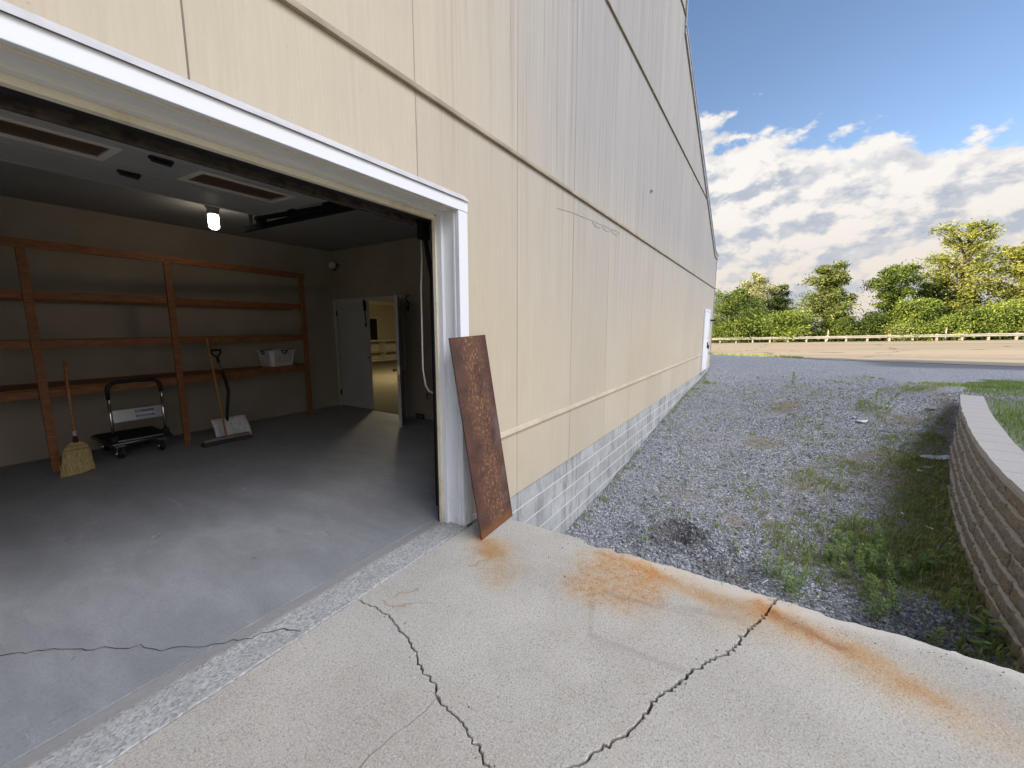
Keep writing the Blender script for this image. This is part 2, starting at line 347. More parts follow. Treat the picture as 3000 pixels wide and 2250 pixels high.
def jag(pts,amp,step,seed):
    r=random.Random(seed); out=[]
    for a,b in zip(pts,pts[1:]):
        a=Vector(a);b=Vector(b);L=(b-a).length;k=max(1,int(L/step)); nrm=Vector((-(b-a).y,(b-a).x)).normalized()
        for i in range(k): out.append(a.lerp(b,i/k)+nrm*(r.gauss(0,amp) if (i or out) else 0))
    out.append(Vector(pts[-1])); return out
def offset(pl,w,side,seed):
    r=random.Random(seed); out=[]
    for i,p in enumerate(pl):
        d=(pl[min(i+1,len(pl)-1)]-pl[max(i-1,0)]).normalized(); out.append(p+Vector((-d.y,d.x))*side*w*r.uniform(.55,1.45))
    return out
def apron_mat():
    n=NT('apron_concrete',rough=.88,spec=.25); p=n.pos(); x,y,_=n.sep(p)
    wob=n.noise(p,3.2,4,.6,col=True); wp=n.addv(p,n.scale(n.addv(wob,(-.5,-.5,-.5)),(.34,.34,0))); wx,wy,_=n.sep(wp)
    f1=n.noise(p,230,3,.7); f2=n.noise(p,110,4,.7); big=n.noise(p,1.3,5,.6); med=n.noise(p,7,5,.6)
    v=n.voro(p,200,out='Color'); vr=n.sep(v)[0]
    c=n.mix(n.ss(big,.3,.7),(.40,.374,.326),(.50,.472,.416))
    c=n.mix(n.ss(med,.35,.7,0.,.35),c,(.47,.455,.425))
    sp=n.ramp(n.math('ADD',n.math('MULTIPLY',f1,.5),n.math('MULTIPLY',f2,.5)),[(.34,(.42,.40,.37)),(.46,(.90,.90,.90)),(.55,(1.06,1.06,1.05)),(.66,(1.45,1.45,1.43))])
    c=n.mix(1.0,c,sp,'MULTIPLY')
    c=n.mix(n.ss(vr,.90,.96,0.,.62),c,(.20,.18,.155)); c=n.mix(n.ss(vr,.08,.03,0.,.5),c,(.60,.585,.56))
    # slightly pinkish older slab on the left of the crack
    c=n.mix(n.math('MULTIPLY',n.ss(n.math('ADD',x,n.math('MULTIPLY',y,.0)),1.25,.95),.35),c,n.mix(1.0,c,(1.0,.955,.93),'MULTIPLY'))
    # bright scoured rim along the outer edge
    rim=n.math('MULTIPLY',n.ss(wx,2.57,2.68),n.ss(wy,.95,.6))
    c=n.mix(n.math('MULTIPLY',rim,.7),c,(.58,.545,.48))
    # rust stains
    blot=n.ss(n.math('ADD',n.math('MULTIPLY',n.noise(p,24,7,.75),.6),n.math('MULTIPLY',n.noise(p,85,4,.7),.4)),.46,.58); soft=n.math('ADD',n.math('MULTIPLY',n.noise(p,8,6,.7),.62),n.math('MULTIPLY',n.noise(n.scale(p,(70,110,70)),1.0,4,.7),.38))
    P=(wx,wy)
    def stain(c,mask,tint): return n.mix(mask,c,n.mix(1.0,c,tint,'MULTIPLY'))
    grain=n.ss(n.math('ADD',n.math('MULTIPLY',n.noise(p,48,6,.75),.6),n.math('MULTIPLY',f1,.4)),.40,.60)
    M_=lambda *k: k[0] if len(k)==1 else n.math('MULTIPLY',k[0],M_(*k[1:]))
    def chain(pts):
        m=None
        for (a,b,r0,r1) in pts:
            k=n.capsule(P,a,b,r0,r1); m=k if m is None else n.math('MAXIMUM',m,k)
        return m
    pch=M_(n.ss(wx,1.98,2.24),n.ss(wx,2.71,2.60),n.ss(wy,.36,.56),n.ss(wy,1.10,.86))
    c=stain(c,M_(pch,n.ss(soft,.3,.6,.4,1.)),(1.04,.80,.54)); c=stain(c,M_(pch,blot,n.ss(soft,.35,.6,.4,1.)),(.84,.56,.36))
    wide=chain([((2.66,.75),(2.48,.1),.05,.26),((2.48,.1),(2.50,-.2),.1,.32),((2.50,-.2),(2.25,-.85),.05,.34)])
    c=stain(c,M_(wide,n.ss(soft,.32,.62,.25,.95)),(1.02,.88,.72))
    band=chain([((2.64,.64),(2.50,.30),.0,.11),((2.50,.30),(2.49,.0),.02,.15),((2.49,.0),(2.52,-.11),.04,.18)])
    c=stain(c,M_(band,n.ss(soft,.30,.60,.15,.95)),(1.01,.82,.58)); c=stain(c,M_(band,band,grain,.55),(.90,.70,.50))
    b3=chain([((2.56,-.13),(2.50,-.24),.0,.15),((2.50,-.24),(2.40,-.46),.03,.19),((2.40,-.46),(2.30,-.74),.0,.16)])
    c=stain(c,M_(b3,n.ss(soft,.28,.58,.25,1.)),(1.0,.80,.58)); c=stain(c,M_(b3,b3,grain,.6),(.88,.72,.56))
    core=chain([((2.51,-.20),(2.43,-.40),.0,.10),((2.55,-.15),(2.52,-.2),.0,.07)])
    c=stain(c,M_(core,n.ss(soft,.30,.58,.25,1.)),(.72,.58,.52))
    pl=n.capsule(P,(2.25,1.64),(2.03,1.36),.0,.26); c=stain(c,M_(pl,n.ss(soft,.3,.62,.2,.9)),(1.02,.78,.52))
    pl2=n.capsule(P,(2.26,1.72),(2.19,1.58),.0,.11); c=stain(c,M_(pl2,n.ss(soft,.25,.55,.4,1.)),(.92,.70,.50))
    # faint outline left by something rectangular
    xo,yo=x,y
    rect=n.capsule((x,y),(2.19,.80),(2.28,.25),.006,.03)
    rect=n.math('MAXIMUM',rect,n.capsule((x,y),(2.19,.80),(1.83,.68),.004,.022)); rect=n.math('MAXIMUM',rect,n.capsule((x,y),(1.83,.68),(1.86,.22),.006,.03))
    rect=n.math('MAXIMUM',rect,n.capsule((x,y),(2.28,.42),(2.39,.03),.008,.045))
    c=n.mix(n.math('MULTIPLY',rect,n.ss(med,.3,.7,.05,.38)),c,(.22,.18,.145))
    # rusty twigs-of-iron marks and scratches
    for a,b in (((1.47,1.80),(1.50,1.66)),((1.50,1.72),(1.56,1.55)),((1.52,1.78),(1.66,1.72)),((1.98,1.62),(2.10,1.58))):
        c=n.mix(n.math('MULTIPLY',n.capsule(P,a,b,.0,.012),.7),c,(.34,.19,.10))
    sc=n.scale(n.addv(p,n.scale(wob,(.3,.3,0))),(30,2.0,1)); scr=n.math('MULTIPLY',n.ss(n.noise(sc,1.0,6,.7),.62,.70),n.ss(big,.45,.6)); c=n.mix(n.math('MULTIPLY',scr,.4),c,(.60,.59,.57))
    n.col(c); n.bump(n.math('ADD',n.math('MULTIPLY',f1,.5),f2),.45,.004); return n.m
MAP=apron_mat()
def make_apron():
    c1=jag(C1,.0048,.014,1); c2=jag(C2,.0055,.014,2); c3=jag(C3,.003,.03,3); c0=jag(C0,.008,.05,4)
    hit=min(range(len(c1)),key=lambda i:(c1[i]-Vector(C3[0])).length); 
    r=random.Random(5)
    def rim(y0,y1):
        k=int(abs(y1-y0)/.03); out=[]
        for i in range(k+1):
            y=lerp(y0,y1,i/k); out.append(Vector((2.715+.006*math.sin(y*6)+.004*math.sin(y*17+1)+r.gauss(0,.0045)-(.06*math.exp(-((y-.98)/.05)**2)+.03*math.exp(-((y-.80)/.03)**2)+.03*math.exp(-((y+.42)/.06)**2)),y)))
        return out
    w1,w2,w3=.0044,.0062,.0032
    L1,R1=offset(c1,w1,-1,11),offset(c1,w1,1,12)      # R1 lies on the outer (+x) side
    top=1.953
    slabs=[]
    # middle slab
    slabs.append((R1+offset(c2,w2,-1,13)[::-1][1:]+rim(-.128,top),'B'))
    # left slab, split by the hairline
    h3a,h3b=offset(c3,w3,1,14),offset(c3,w3,-1,15)
    if h3a[3].y<h3b[3].y: h3a,h3b=h3b,h3a
    slabs.append((L1[:hit]+h3a+[Vector((-5.5,top))],'A1'))
    slabs.append((L1[hit+1:]+offset(c0,w2,-1,16)[1:]+[Vector(c3[-1])-Vector((0,.003))]+h3b[::-1][1:],'A2'))
    slabs.append((offset(c2,w2,1,17)+offset(c0,w2,1,18)[1:]+[Vector((-5.5,-6)),Vector((2.715,-6))]+rim(-6,-.178),'C'))
    m=MB()
    for pl,nm in slabs:
        ar=sum(a.x*b.y-b.x*a.y for a,b in zip(pl,pl[1:]+pl[:1]))
        if ar<0: pl=pl[::-1]
        n=len(pl); ins=[]
        for i,p in enumerate(pl):
            a=(p-pl[i-1]); b=(pl[(i+1)%n]-p); 
            t=(a.normalized()+b.normalized()); t=t.normalized() if t.length>1e-5 else b.normalized()
            wdt=.0028+.0112*min(1,max(0,(p.x-2.66)/.02))*min(1,max(0,(abs(p.y+.15)-.035)/.05)); ins.append(p+Vector((-t.y,t.x))*wdt)
        if nm[0]=='A': ins=[q if min((pl[i]-c).length for c in c3)>.012 else pl[i]+(q-pl[i])*.2 for i,q in enumerate(ins)]
        o=len(m.v); m.v+=[(q.x,q.y,0.0) for q in ins]; m.v+=[(p.x,p.y,-.012 if p.x>2.6 else -.003) for p in pl]; m.v+=[(p.x+(-.02 if p.x>2.6 else 0),p.y,-.30 if p.x>2.6 else -.06) for p in pl]
        m.f.append(tuple(o+i for i in range(n)))
        for i in range(n):
            j=(i+1)%n; m.f.append((o+n+i,o+n+j,o+j,o+i)); m.f.append((o+2*n+i,o+2*n+j,o+n+j,o+n+i))
    ap=structure(m.build('concrete_apron',MAP))
    d=MB().box(-5.5,2.66,-6,1.95,-1.3,-.045)
    structure(d.build('apron_footing',simple('dark_crack_soil',(.035,.03,.025),.95,var=.5,sc=20)))
make_apron()
def grit():
    N=380; e=RNG.random(N); x=np.where(e<.45,2.69-np.abs(RNG.normal(size=N))*.10,RNG.uniform(.2,2.65,N)); y=RNG.uniform(-1.3,1.85,N)
    C=np.array(C1+C2[::-1])[:,:2]; k=e>.72; i=RNG.integers(0,len(C),N); x=np.where(k,C[i,0]+RNG.normal(size=N)*.035,x); y=np.where(k,C[i,1]+RNG.normal(size=N)*.035,y); x=np.minimum(x,2.68)
    r=.0010+RNG.gamma(2,.0007,N); base=np.array([[1,0,0],[-1,0,0],[0,1,0],[0,-1,0],[0,0,1],[0,0,-1]],float); tri=np.array([[0,2,4],[2,1,4],[1,3,4],[3,0,4],[2,0,5],[1,2,5],[3,1,5],[0,3,5]])
    v=base[None]*r[:,None,None]*RNG.uniform(.6,1.4,(N,6,1))+RNG.normal(size=(N,6,3))*r[:,None,None]*.2; v+=np.stack([x,y,r*.6],-1)[:,None]
    n=NT('grit',rough=.9); n.col(n.ramp(n.attr('tint'),[(0,(.14,.13,.12)),(.6,(.27,.25,.22)),(1,(.55,.53,.5))])); 
    tag(npmesh('slab_grit',v.reshape(-1,3),(tri[None]+6*np.arange(N)[:,None,None]).reshape(-1,3),n.m,attrs=dict(tint=np.repeat(RNG.random(N),6))),'fine grit and crumbs lying on the concrete apron','grit',kind='stuff')
grit()
def floor_mat():
    n=NT('garage_floor_concrete',rough=.5,spec=.22); p=n.pos()
    s=n.scale(p,(1.5,.6,1)); a=n.noise(s,2.6,7,.65,.6); b=n.noise(p,9,6,.7); f=n.noise(p,120,3)
    c=n.mix(n.ss(a,.33,.68),(.230,.236,.245),(.298,.304,.315)); c=n.mix(n.ss(b,.45,.75,0.,.45),c,(.22,.218,.22)); c=n.mix(n.ss(n.noise(n.scale(p,(7,1.1,1)),1.3,8,.78,.5),.61,.68,0.,.35),c,(.48,.49,.51)); c=n.mix(n.ss(n.noise(n.scale(p,(1.2,6,1)),1.1,7,.8,1.0),.62,.68,0.,.45),c,(.15,.148,.15)); c=n.mix(n.ss(n.voro(n.addv(p,n.scale(n.noise(p,9,2,col=True),(.05,.05,0))),2.1),.05,.03,0.,.55),c,(.14,.135,.13))
    c=n.mix(n.ss(n.noise(p,75,5,.75),.46,.66,0.,.38),c,(.13,.133,.145)); n.col(c); n.rough(n.ss(a,.3,.7,.55,.7)); n.bump(n.math('ADD',b,n.math('MULTIPLY',f,.8)),.25,.006); return n.m
def thr_mat():
    n=NT('threshold_aggregate',rough=.85,spec=.3); p=n.pos(); v=n.sep(n.voro(p,95,out='Color')); e=n.voro(p,95,'DISTANCE_TO_EDGE'); b=n.noise(p,4,5); y=n.sep(p)[1]
    c=n.ramp(v[0],[(0,(.22,.22,.215)),(.4,(.36,.36,.35)),(.75,(.43,.43,.415)),(1,(.52,.52,.50))]); c=n.mix(n.ss(e,.0,.12,.8,0.),c,(.36,.36,.345)); c=n.mix(n.ss(b,.4,.7,0.,.5),c,(.28,.28,.27))
    smooth=n.ss(y,2.16,2.21); c=n.mix(smooth,c,n.mix(b,(.21,.205,.195),(.32,.31,.295)))
    n.col(c); n.bump(n.math('SUBTRACT',e,n.math('MULTIPLY',smooth,1.0)),.5,.006); return n.m
m=MB(); r=random.Random(8); fr=[(lerp(-2.7,2.40,i/120),1.962+r.gauss(0,.0022)+.002*math.sin(i*.7)) for i in range(121)]
n0=len(fr); m.v+=[(x,y+.003,.004) for x,y in fr]+[(x,y,-.004) for x,y in fr]+[(x,y,-.06) for x,y in fr]+[(x,2.255,.004) for x,_ in fr]+[(x,2.262,-.012) for x,_ in fr]
for i in range(n0-1): m.f+=[(i,i+1,3*n0+i+1,3*n0+i),(n0+i,n0+i+1,i+1,i),(2*n0+i,2*n0+i+1,n0+i+1,n0+i),(3*n0+i,3*n0+i+1,4*n0+i+1,4*n0+i)]
structure(m.build('threshold_slab',thr_mat()))
MFLOOR=floor_mat()
gf=structure(MB().box(-2.9,5.0,2.272,7.45,-.12,.0).build('garage_floor',MFLOOR,bevel=.004))
C4=[(.0,3.20),(.14,3.074),(.199,3.031),(.267,2.953),(.333,2.862),(.426,2.723),(.519,2.577),(.591,2.456),(.669,2.35),(.732,2.283),(.797,2.215),(.87,2.161),(.986,2.081),(1.016,2.02),(1.024,1.985)]
cj=jag([(-.7,4.4)]+C4,.007,.03,9); m=MB(); k=len(cj)
for sgn in (1,-1):
    for i,q in enumerate(offset(cj,.0019,sgn,20+sgn)): m.v.append((q.x,q.y,.0075 if q.y<2.26 else .004))
for i in range(k-1): m.f.append((i,i+1,k+i+1,k+i))
fc=m.build('floor_crack',simple('crack_dirt',(.03,.03,.03),.95,var=.5,sc=30)); fc.parent=gf
# ------------------------------------------------------------------ the building
def siding_mat():
    n=NT('beige_panel_siding',rough=.75,spec=.25); p=n.pos(); x,y,z=n.sep(p)
    g1=n.noise(n.scale(p,(55,55,2.2)),1.0,5,.65,.6); g2=n.noise(n.scale(p,(14,14,.8)),1.0,3,.6,1.0)
    s1=n.noise(n.scale(p,(11,11,.22)),1.0,6,.72); s2=n.noise(n.scale(p,(34,34,.35)),1.0,3,.6); cl=n.noise(p,.55,4,.55)
    base=n.mix(n.ss(cl,.3,.7),(.515,.438,.310),(.575,.498,.362))
    # weathering grows upwards and away from the sheltered end
    up=n.ss(n.math('ADD',z,n.math('MULTIPLY',n.math('SUBTRACT',cl,.5),2.4)),.7,3.0)
    out=n.ss(x,1.0,5.5,.45,1.)
    wt=n.math('MULTIPLY',up,out); hi=n.math('MULTIPLY',n.ss(z,2.7,4.0,.25,1.),n.ss(x,1.6,5.0))
    c=n.mix(n.math('MULTIPLY',wt,.85),base,(.445,.405,.345)); c=n.mix(n.math('MULTIPLY',hi,.85),c,(.355,.347,.337))
    st=n.math('ADD',n.math('MULTIPLY',s1,.65),n.math('MULTIPLY',s2,.35))
    dark=n.math('MULTIPLY',n.ss(st,.50,.66),n.ss(n.math('ADD',wt,hi),.15,1.3)); light=n.math('MULTIPLY',n.ss(st,.47,.36),n.ss(n.math('ADD',wt,hi),.2,1.5))
    c=n.mix(n.math('MULTIPLY',n.math('MULTIPLY',dark,n.ss(z,1.6,3.4,.45,1.)),.58),c,(.20,.182,.16)); c=n.mix(n.math('MULTIPLY',light,.5),c,(.54,.535,.52))
    c=n.mix(1.0,c,n.mix(n.ss(n.math('ADD',n.math('MULTIPLY',g1,.6),n.math('MULTIPLY',g2,.4)),.36,.64),(1.02,1.02,1.02),(.965,.962,.958)),'MULTIPLY')
    sp=n.ss(n.voro(p,5.5,out='Distance'),.028,.016); c=n.mix(n.math('MULTIPLY',sp,.8),c,(.12,.11,.10))
    pid=n.comb(n.math('FLOOR',n.math('DIVIDE',n.math('ADD',x,.442),1.224)),n.math('FLOOR',n.math('DIVIDE',n.math('SUBTRACT',z,.64),2.46)),0.0)
    pv=n.sep(n.voro(pid,1.0,out='Color',rnd=0))[0]; c=n.mix(1.0,c,n.mix(pv,(.95,.95,.96),(1.035,1.03,1.02)),'MULTIPLY')
    nl=n.comb(n.math('FRACT',n.math('DIVIDE',n.math('SUBTRACT',x,.17),.408)),0.0,n.math('FRACT',n.math('DIVIDE',z,.305))); nx,_,nzz=n.sep(nl)
    nd=n.math('SQRT',n.math('ADD',n.math('POWER',n.math('MULTIPLY',n.math('SUBTRACT',nx,.5),.408),2.0),n.math('POWER',n.math('MULTIPLY',n.math('SUBTRACT',nzz,.5),.305),2.0))); c=n.mix(n.ss(nd,.005,.003,0.,.35),c,(.25,.21,.16))
    # butt joints between the 4 ft panels
    fx=n.math('FRACT',n.math('DIVIDE',n.math('SUBTRACT',x,.170),1.224)); jd=n.math('ABSOLUTE',n.math('SUBTRACT',fx,.5)); j=n.ss(jd,.0032,.0014)
    jv=n.ss(n.noise(n.scale(p,(.82,.1,.5)),1.0,1),.38,.56,.22,.75); c=n.mix(n.math('MULTIPLY',j,jv),c,(.10,.085,.065))
    n.col(c); n.bump(n.math('SUBTRACT',n.math('ADD',n.math('MULTIPLY',g1,.5),n.math('MULTIPLY',g2,.9)),n.math('MULTIPLY',j,2.0)),.9,.007); return n.m
def block_mat():
    n=NT('concrete_block',rough=.9,spec=.2); p=n.pos(); x,y,z=n.sep(p)
    row=n.math('FLOOR',n.math('DIVIDE',n.math('ADD',z,1.43),.2)); fz=n.math('FRACT',n.math('DIVIDE',n.math('ADD',z,1.43),.2))
    sh=n.math('MULTIPLY',n.math('MODULO',n.math('ADD',row,20.0),2.0),.5); fx=n.math('FRACT',n.math('ADD',n.math('DIVIDE',x,.406),sh))
    ez=n.math('MINIMUM',fz,n.math('SUBTRACT',1.0,fz)); ex=n.math('MINIMUM',fx,n.math('SUBTRACT',1.0,fx))
    wob=n.math('MULTIPLY',n.math('SUBTRACT',n.noise(p,16,3),.5),.05)
    mz=n.ss(n.math('ADD',ez,wob),.055,.028); mx=n.ss(n.math('ADD',ex,wob),.024,.012)
    f=n.noise(p,140,3,.7); b=n.noise(p,2.2,5,.65); stn=n.noise(n.scale(p,(9,9,1.6)),1.0,6,.72)
    cid=n.sep(n.voro(n.comb(n.math('FLOOR',n.math('ADD',n.math('DIVIDE',x,.406),sh)),row,0.0),1.0,out='Color',rnd=0))[0]
    c=n.mix(n.ss(b,.3,.7),(.29,.295,.29),(.45,.46,.455)); c=n.mix(n.math('MULTIPLY',cid,.3),c,(.50,.51,.505))
    c=n.mix(n.math('MULTIPLY',n.ss(stn,.47,.64),.6),c,(.15,.142,.128)); c=n.mix(n.ss(n.noise(p,6,4),.6,.75,0.,.5),c,(.38,.34,.26))
    c=n.mix(n.ss(f,.55,.75,0.,.35),c,(.16,.16,.155))
    c=n.mix(n.math('MULTIPLY',mx,.45),c,(.47,.47,.46)); c=n.mix(n.math('MULTIPLY',mz,.85),c,(.60,.605,.60))
    n.col(c); n.bump(n.math('ADD',n.math('MULTIPLY',f,.35),n.math('ADD',mz,n.math('MULTIPLY',mx,.5))),.4,.008); return n.m
def dusty_white(name,c,dust,lo,hi):
    n=NT(name,rough=.45,spec=.35); p=n.pos(); a=n.noise(n.scale(p,(2,2,2)),1.5,6,.7); f=n.noise(p,60,3,.7)
    q=n.mix(n.ss(n.math('ADD',a,n.math('MULTIPLY',n.math('SUBTRACT',f,.5),.25)),lo,hi),c,dust); gz_=n.sep(p)[2]
    gr=n.math('MULTIPLY',n.ss(gz_,.40,.0),n.ss(n.noise(n.scale(p,(14,14,5)),1.0,6,.75),.42,.66)); n.col(n.mix(n.math('MULTIPLY',gr,.55),q,(.30,.26,.21))); n.bump(n.noise(n.scale(p,(3,3,1.2)),1.0,3),.15,.02); return n.m
WHITE=dusty_white('white_metal_trim',(.70,.712,.735),(.56,.55,.53),.60,.85)
CREAM=dusty_white('dusty_door_stop',(.70,.64,.50),(.52,.41,.24),.45,.78)
SID=siding_mat(); BLK=block_mat()
INT=simple('interior_wall_paint',(.325,.275,.215),.8,var=.10,sc=1.5,bump=.1)
CEIL=simple('ceiling_paint',(.28,.27,.255),.85,var=.08,sc=2)
ROOF=simple('grey_metal_roof',(.25,.26,.28),.5,.3)
TRIMD=simple('roof_edge_metal',(.34,.35,.37),.5,.2)
BLACK=simple('black_hardware',(.016,.016,.018),.45,var=.3)
b=thing('commercial_building','large beige panel sided building with a weathered grey upper wall and a block foundation','building',(2.4,2.0,0))
def B(m,name,mat,**k): return m.build(name,mat,b,**k)
# outer skin: lower strip each side of the opening, then everything above it
lowL=[(-9,-.03),(-2.55,-.03),(-2.55,2.47),(-9,2.47)]; lowR=[(2.39,-.03),(18.1,-.03),(18.1,2.47),(2.39,2.47)]
topP=[(-9,2.47),(18.1,2.47),(18.1,4.27),(17.3,4.31),(9.87,7.76),(9.85,9.95),(-9,9.95)]
m=MB()
for P in (lowL,lowR,topP): m.prismY(P,2.0,2.1)
B(m,'siding_wall',SID)
m=MB().box(2.55,18.02,2.025,2.2,-1.5,-.032); B(m,'block_foundation',BLK)
prof=[(-9,7.74),(9.85,7.74),(17.3,4.28),(18.1,4.25),(18.1,-1.5),(-9,-1.5)]
m=MB().prismY(prof,2.1,24,ends=False); m.add([(x,24,z) for x,z in prof],[tuple(range(len(prof)))]); m.box(-9,9.85,2.1,12,7.745,9.95); B(m,'outer_shell',SID)
m=MB()
for (x0,z0),(x1,z1) in (((9.86,7.80),(17.32,4.34)),((17.32,4.34),(18.2,4.30))):
    d=Vector((x1-x0,0,z1-z0)).normalized(); u=Vector((-d.z,0,d.x)) if d.x>0 else Vector((d.z,0,-d.x))
    a,c=Vector((x0,0,z0)),Vector((x1,0,z1)); m.v+=[]
    P=[a,c,c+u*.09,a+u*.09]; m.prismY([(q.x,q.z) for q in P],1.955,24.1)
B(m,'roof',ROOF)
m=MB()
for (x0,z0),(x1,z1) in (((9.86,7.68),(17.3,4.22)),((17.3,4.22),(18.13,4.19))):
    m.prismY([(x0,z0),(x1,z1),(x1,z1+.115),(x0,z0+.115)],1.965,1.998)
m.box(9.835,9.90,1.965,2.0,7.8,9.98)
B(m,'rake_trim',TRIMD)
B(MB().box(18.06,18.13,1.985,2.05,-.03,4.19),'corner_trim',TRIMD)
# horizontal flashing between the panel courses
FLASH=simple('painted_flashing',(.46,.39,.285),.6,var=.15,sc=4); FLASHW=simple('weathered_flashing',(.30,.25,.175),.6,var=.25,sc=4)
def roofx(z): return 18.06 if z<4.2 else (17.3-(z-4.24)/.4642 if z<7.7 else 9.83)
for z,x0,mt in ((.63,2.49,FLASH),(3.10,-9,FLASHW),(5.56,-9,FLASHW),(8.02,-9,FLASHW)):
    x1=roofx(z); x1=15.52 if z<1 else x1
    m=MB(); yb=1.999
    P=[(yb,z+.024),(1.988,z+.014),(1.974,z-.014),(1.974,z-.024),(1.986,z-.027),(yb,z-.027)]
    nn=len(P); m.add([(x0,q,w) for q,w in P]+[(x1,q,w) for q,w in P],[tuple(range(nn))[::-1],tuple(range(nn,2*nn))]+[(i,(i+1)%nn,nn+(i+1)%nn,nn+i) for i in range(nn)])
    if z<1: m.add([(16.98,q,w) for q,w in P]+[(18.06,q,w) for q,w in P],[tuple(range(nn))[::-1],tuple(range(nn,2*nn))]+[(i,(i+1)%nn,nn+(i+1)%nn,nn+i) for i in range(nn)])
    B(m,'flashing_strip',mt)
# overhead door frame
m=MB().box(-2.66,2.478,1.968,1.998,2.445,2.522); B(m,'header_trim',WHITE,bevel=.003)
m=MB().add([(-2.66,1.957,2.526),(2.478,1.957,2.526),(2.478,1.999,2.568),(-2.66,1.999,2.568),(-2.66,1.955,2.519),(2.478,1.955,2.519),(2.478,1.967,2.519),(-2.66,1.967,2.519)],[(0,1,2,3),(4,5,1,0),(4,0,3,7),(5,6,2,1)]); B(m,'drip_cap',simple('drip_cap_metal',(.50,.49,.50),.6,var=.12))
for x0,x1,s in ((2.372,2.475,1),(-2.66,-2.555,-1)):
    B(MB().box(x0,x1,1.970,1.998,.006,2.443),'jamb_trim',WHITE,bevel=.003)
    xi=x0 if s>0 else x1
    m=MB()
    if s>0: m.box(2.378,2.42,2.0,2.20,.006,2.47)
    else: m.box(-2.60,-2.561,2.0,2.20,.006,2.47)
    B(m,'jamb_liner',WHITE)
    m=MB()
    if s>0: m.box(2.344,2.377,2.118,2.165,.006,2.448); m.box(2.368,2.3775,2.012,2.03,.006,2.448)
    else: m.box(-2.56,-2.527,2.118,2.165,.006,2.448)
    B(m,'door_stop',WHITE,bevel=.002)
    m=MB()
    if s>0: m.box(2.330,2.377,2.1655,2.196,.006,2.42)
    else: m.box(-2.56,-2.513,2.1655,2.196,.006,2.42)
    B(m,'door_stop',CREAM,bevel=.002)
    if s>0: B(MB().box(2.327,2.335,2.197,2.207,.006,2.40),'weather_strip',BLACK)
SOFF=dusty_white('header_liner',(.66,.655,.63),(.52,.44,.30),.55,.85)
B(MB().box(-2.56,2.377,2.0,2.118,2.449,2.49),'header_liner',SOFF)
B(MB().box(-2.527,2.343,2.118,2.165,2.425,2.49),'header_stop',SOFF,bevel=.002)
B(MB().box(-2.513,2.329,2.166,2.205,2.395,2.49),'header_stop',CREAM,bevel=.002)
B(MB().box(-2.56,2.377,2.0125,2.024,2.440,2.4485),'header_bead',CREAM)
B(MB().box(-2.6,2.45,2.206,2.30,2.405,2.60),'header_beam',BLACK)
B(MB().box(2.477,2.705,1.974,1.998,.004,.046),'base_trim',WHITE,bevel=.003)
# interior of the garage bay
B(MB().box(-2.9,5.1,7.40,7.55,-.1,3.2),'interior_back_wall',INT)
m=MB().box(5.0,5.11,2.1,5.50,-.1,3.2).box(5.0,5.11,7.37,7.40,-.1,3.2).box(5.0,5.11,5.50,7.37,2.10,3.2); B(m,'interior_side_wall',INT)
B(MB().box(-3.0,-2.9,2.1,7.55,-.1,3.2),'interior_left_wall',INT)
B(MB().box(-2.9,5.0,2.1,7.40,3.06,3.18),'garage_ceiling',CEIL)
m=MB().box(2.46,5.0,2.101,2.17,0,3.06).box(-2.9,-2.6,2.101,2.17,0,3.06).box(-2.6,2.46,2.301,2.35,2.60,3.06); B(m,'interior_front_wall',INT)
TR=simple('painted_door_casing',(.46,.45,.43),.6,var=.08)
m=MB().box(4.978,4.999,7.335,7.398,0,2.14).box(4.978,4.999,5.42,5.505,0,2.14).box(4.978,4.999,5.505,7.335,2.075,2.14); B(m,'door_casing',TR)
DOORM=simple('grey_white_door',(.43,.42,.42),.5,var=.06,sc=2)
dl=B(MB().box(5.005,5.045,6.395,7.33,.012,2.072),'door',DOORM); LOC[dl.name]=LOC[b.name]
for z in (1.86,.28): MB().box(4.986,5.004,7.315,7.337,z-.05,z+.05).build('hinge',BLACK,dl)
m=MB().box(4.975,5.004,6.425,6.475,1.90,2.11).tube([(4.985,6.45,1.90),(4.985,6.435,1.62)],.008,8).box(4.975,5.004,6.43,6.45,1.60,1.66); m.build('slide_bolt',BLACK,dl)
MB().box(4.97,5.004,6.392,6.43,1.01,1.035).build('strike_plate',simple('dull_brass',(.22,.12,.06),.4,.6),dl)
h0=Vector((4.985,5.50,0)); dd=(Vector((4.345,4.875,0))-h0).normalized(); nn=Vector((-dd.y,dd.x,0)); L=.93
def leaf(m,a0,a1,n0,n1,z0,z1):
    vs=[h0+dd*a+nn*q+Vector((0,0,z)) for z in (z0,z1) for q in (n0,n1) for a in (a0,a1)]
    return m.add(vs,[(0,2,3,1),(4,5,7,6),(0,1,5,4),(2,6,7,3),(0,4,6,2),(1,3,7,5)])
od=B(leaf(MB(),.0,L,-.022,.022,.015,2.085),'door',DOORM); od['label']='open door leaf swung into the garage'; LOC[od.name]=LOC[b.name]
BRASS=simple('worn_brass',(.30,.20,.09),.3,.9)
m=MB()
for s in (1,-1):
    c=h0+dd*(L-.065)+Vector((0,0,.93)); m.lathe([(.032,.022),(.032,.028),(.012,.03),(.012,.05),(.026,.06),(.030,.075),(.022,.092),(.0,.094)],c,nn*s,16)
m.build('knob',BRASS,od,smooth=True)
leaf(MB(),L-.001,L+.002,-.014,.014,.87,.99).build('latch_plate',simple('brass_plate',(.45,.36,.20),.3,.9),od)
for z in (1.80,.30): MB().box(4.965,4.995,5.485,5.525,z-.055,z+.055).build('hinge',BLACK,od)
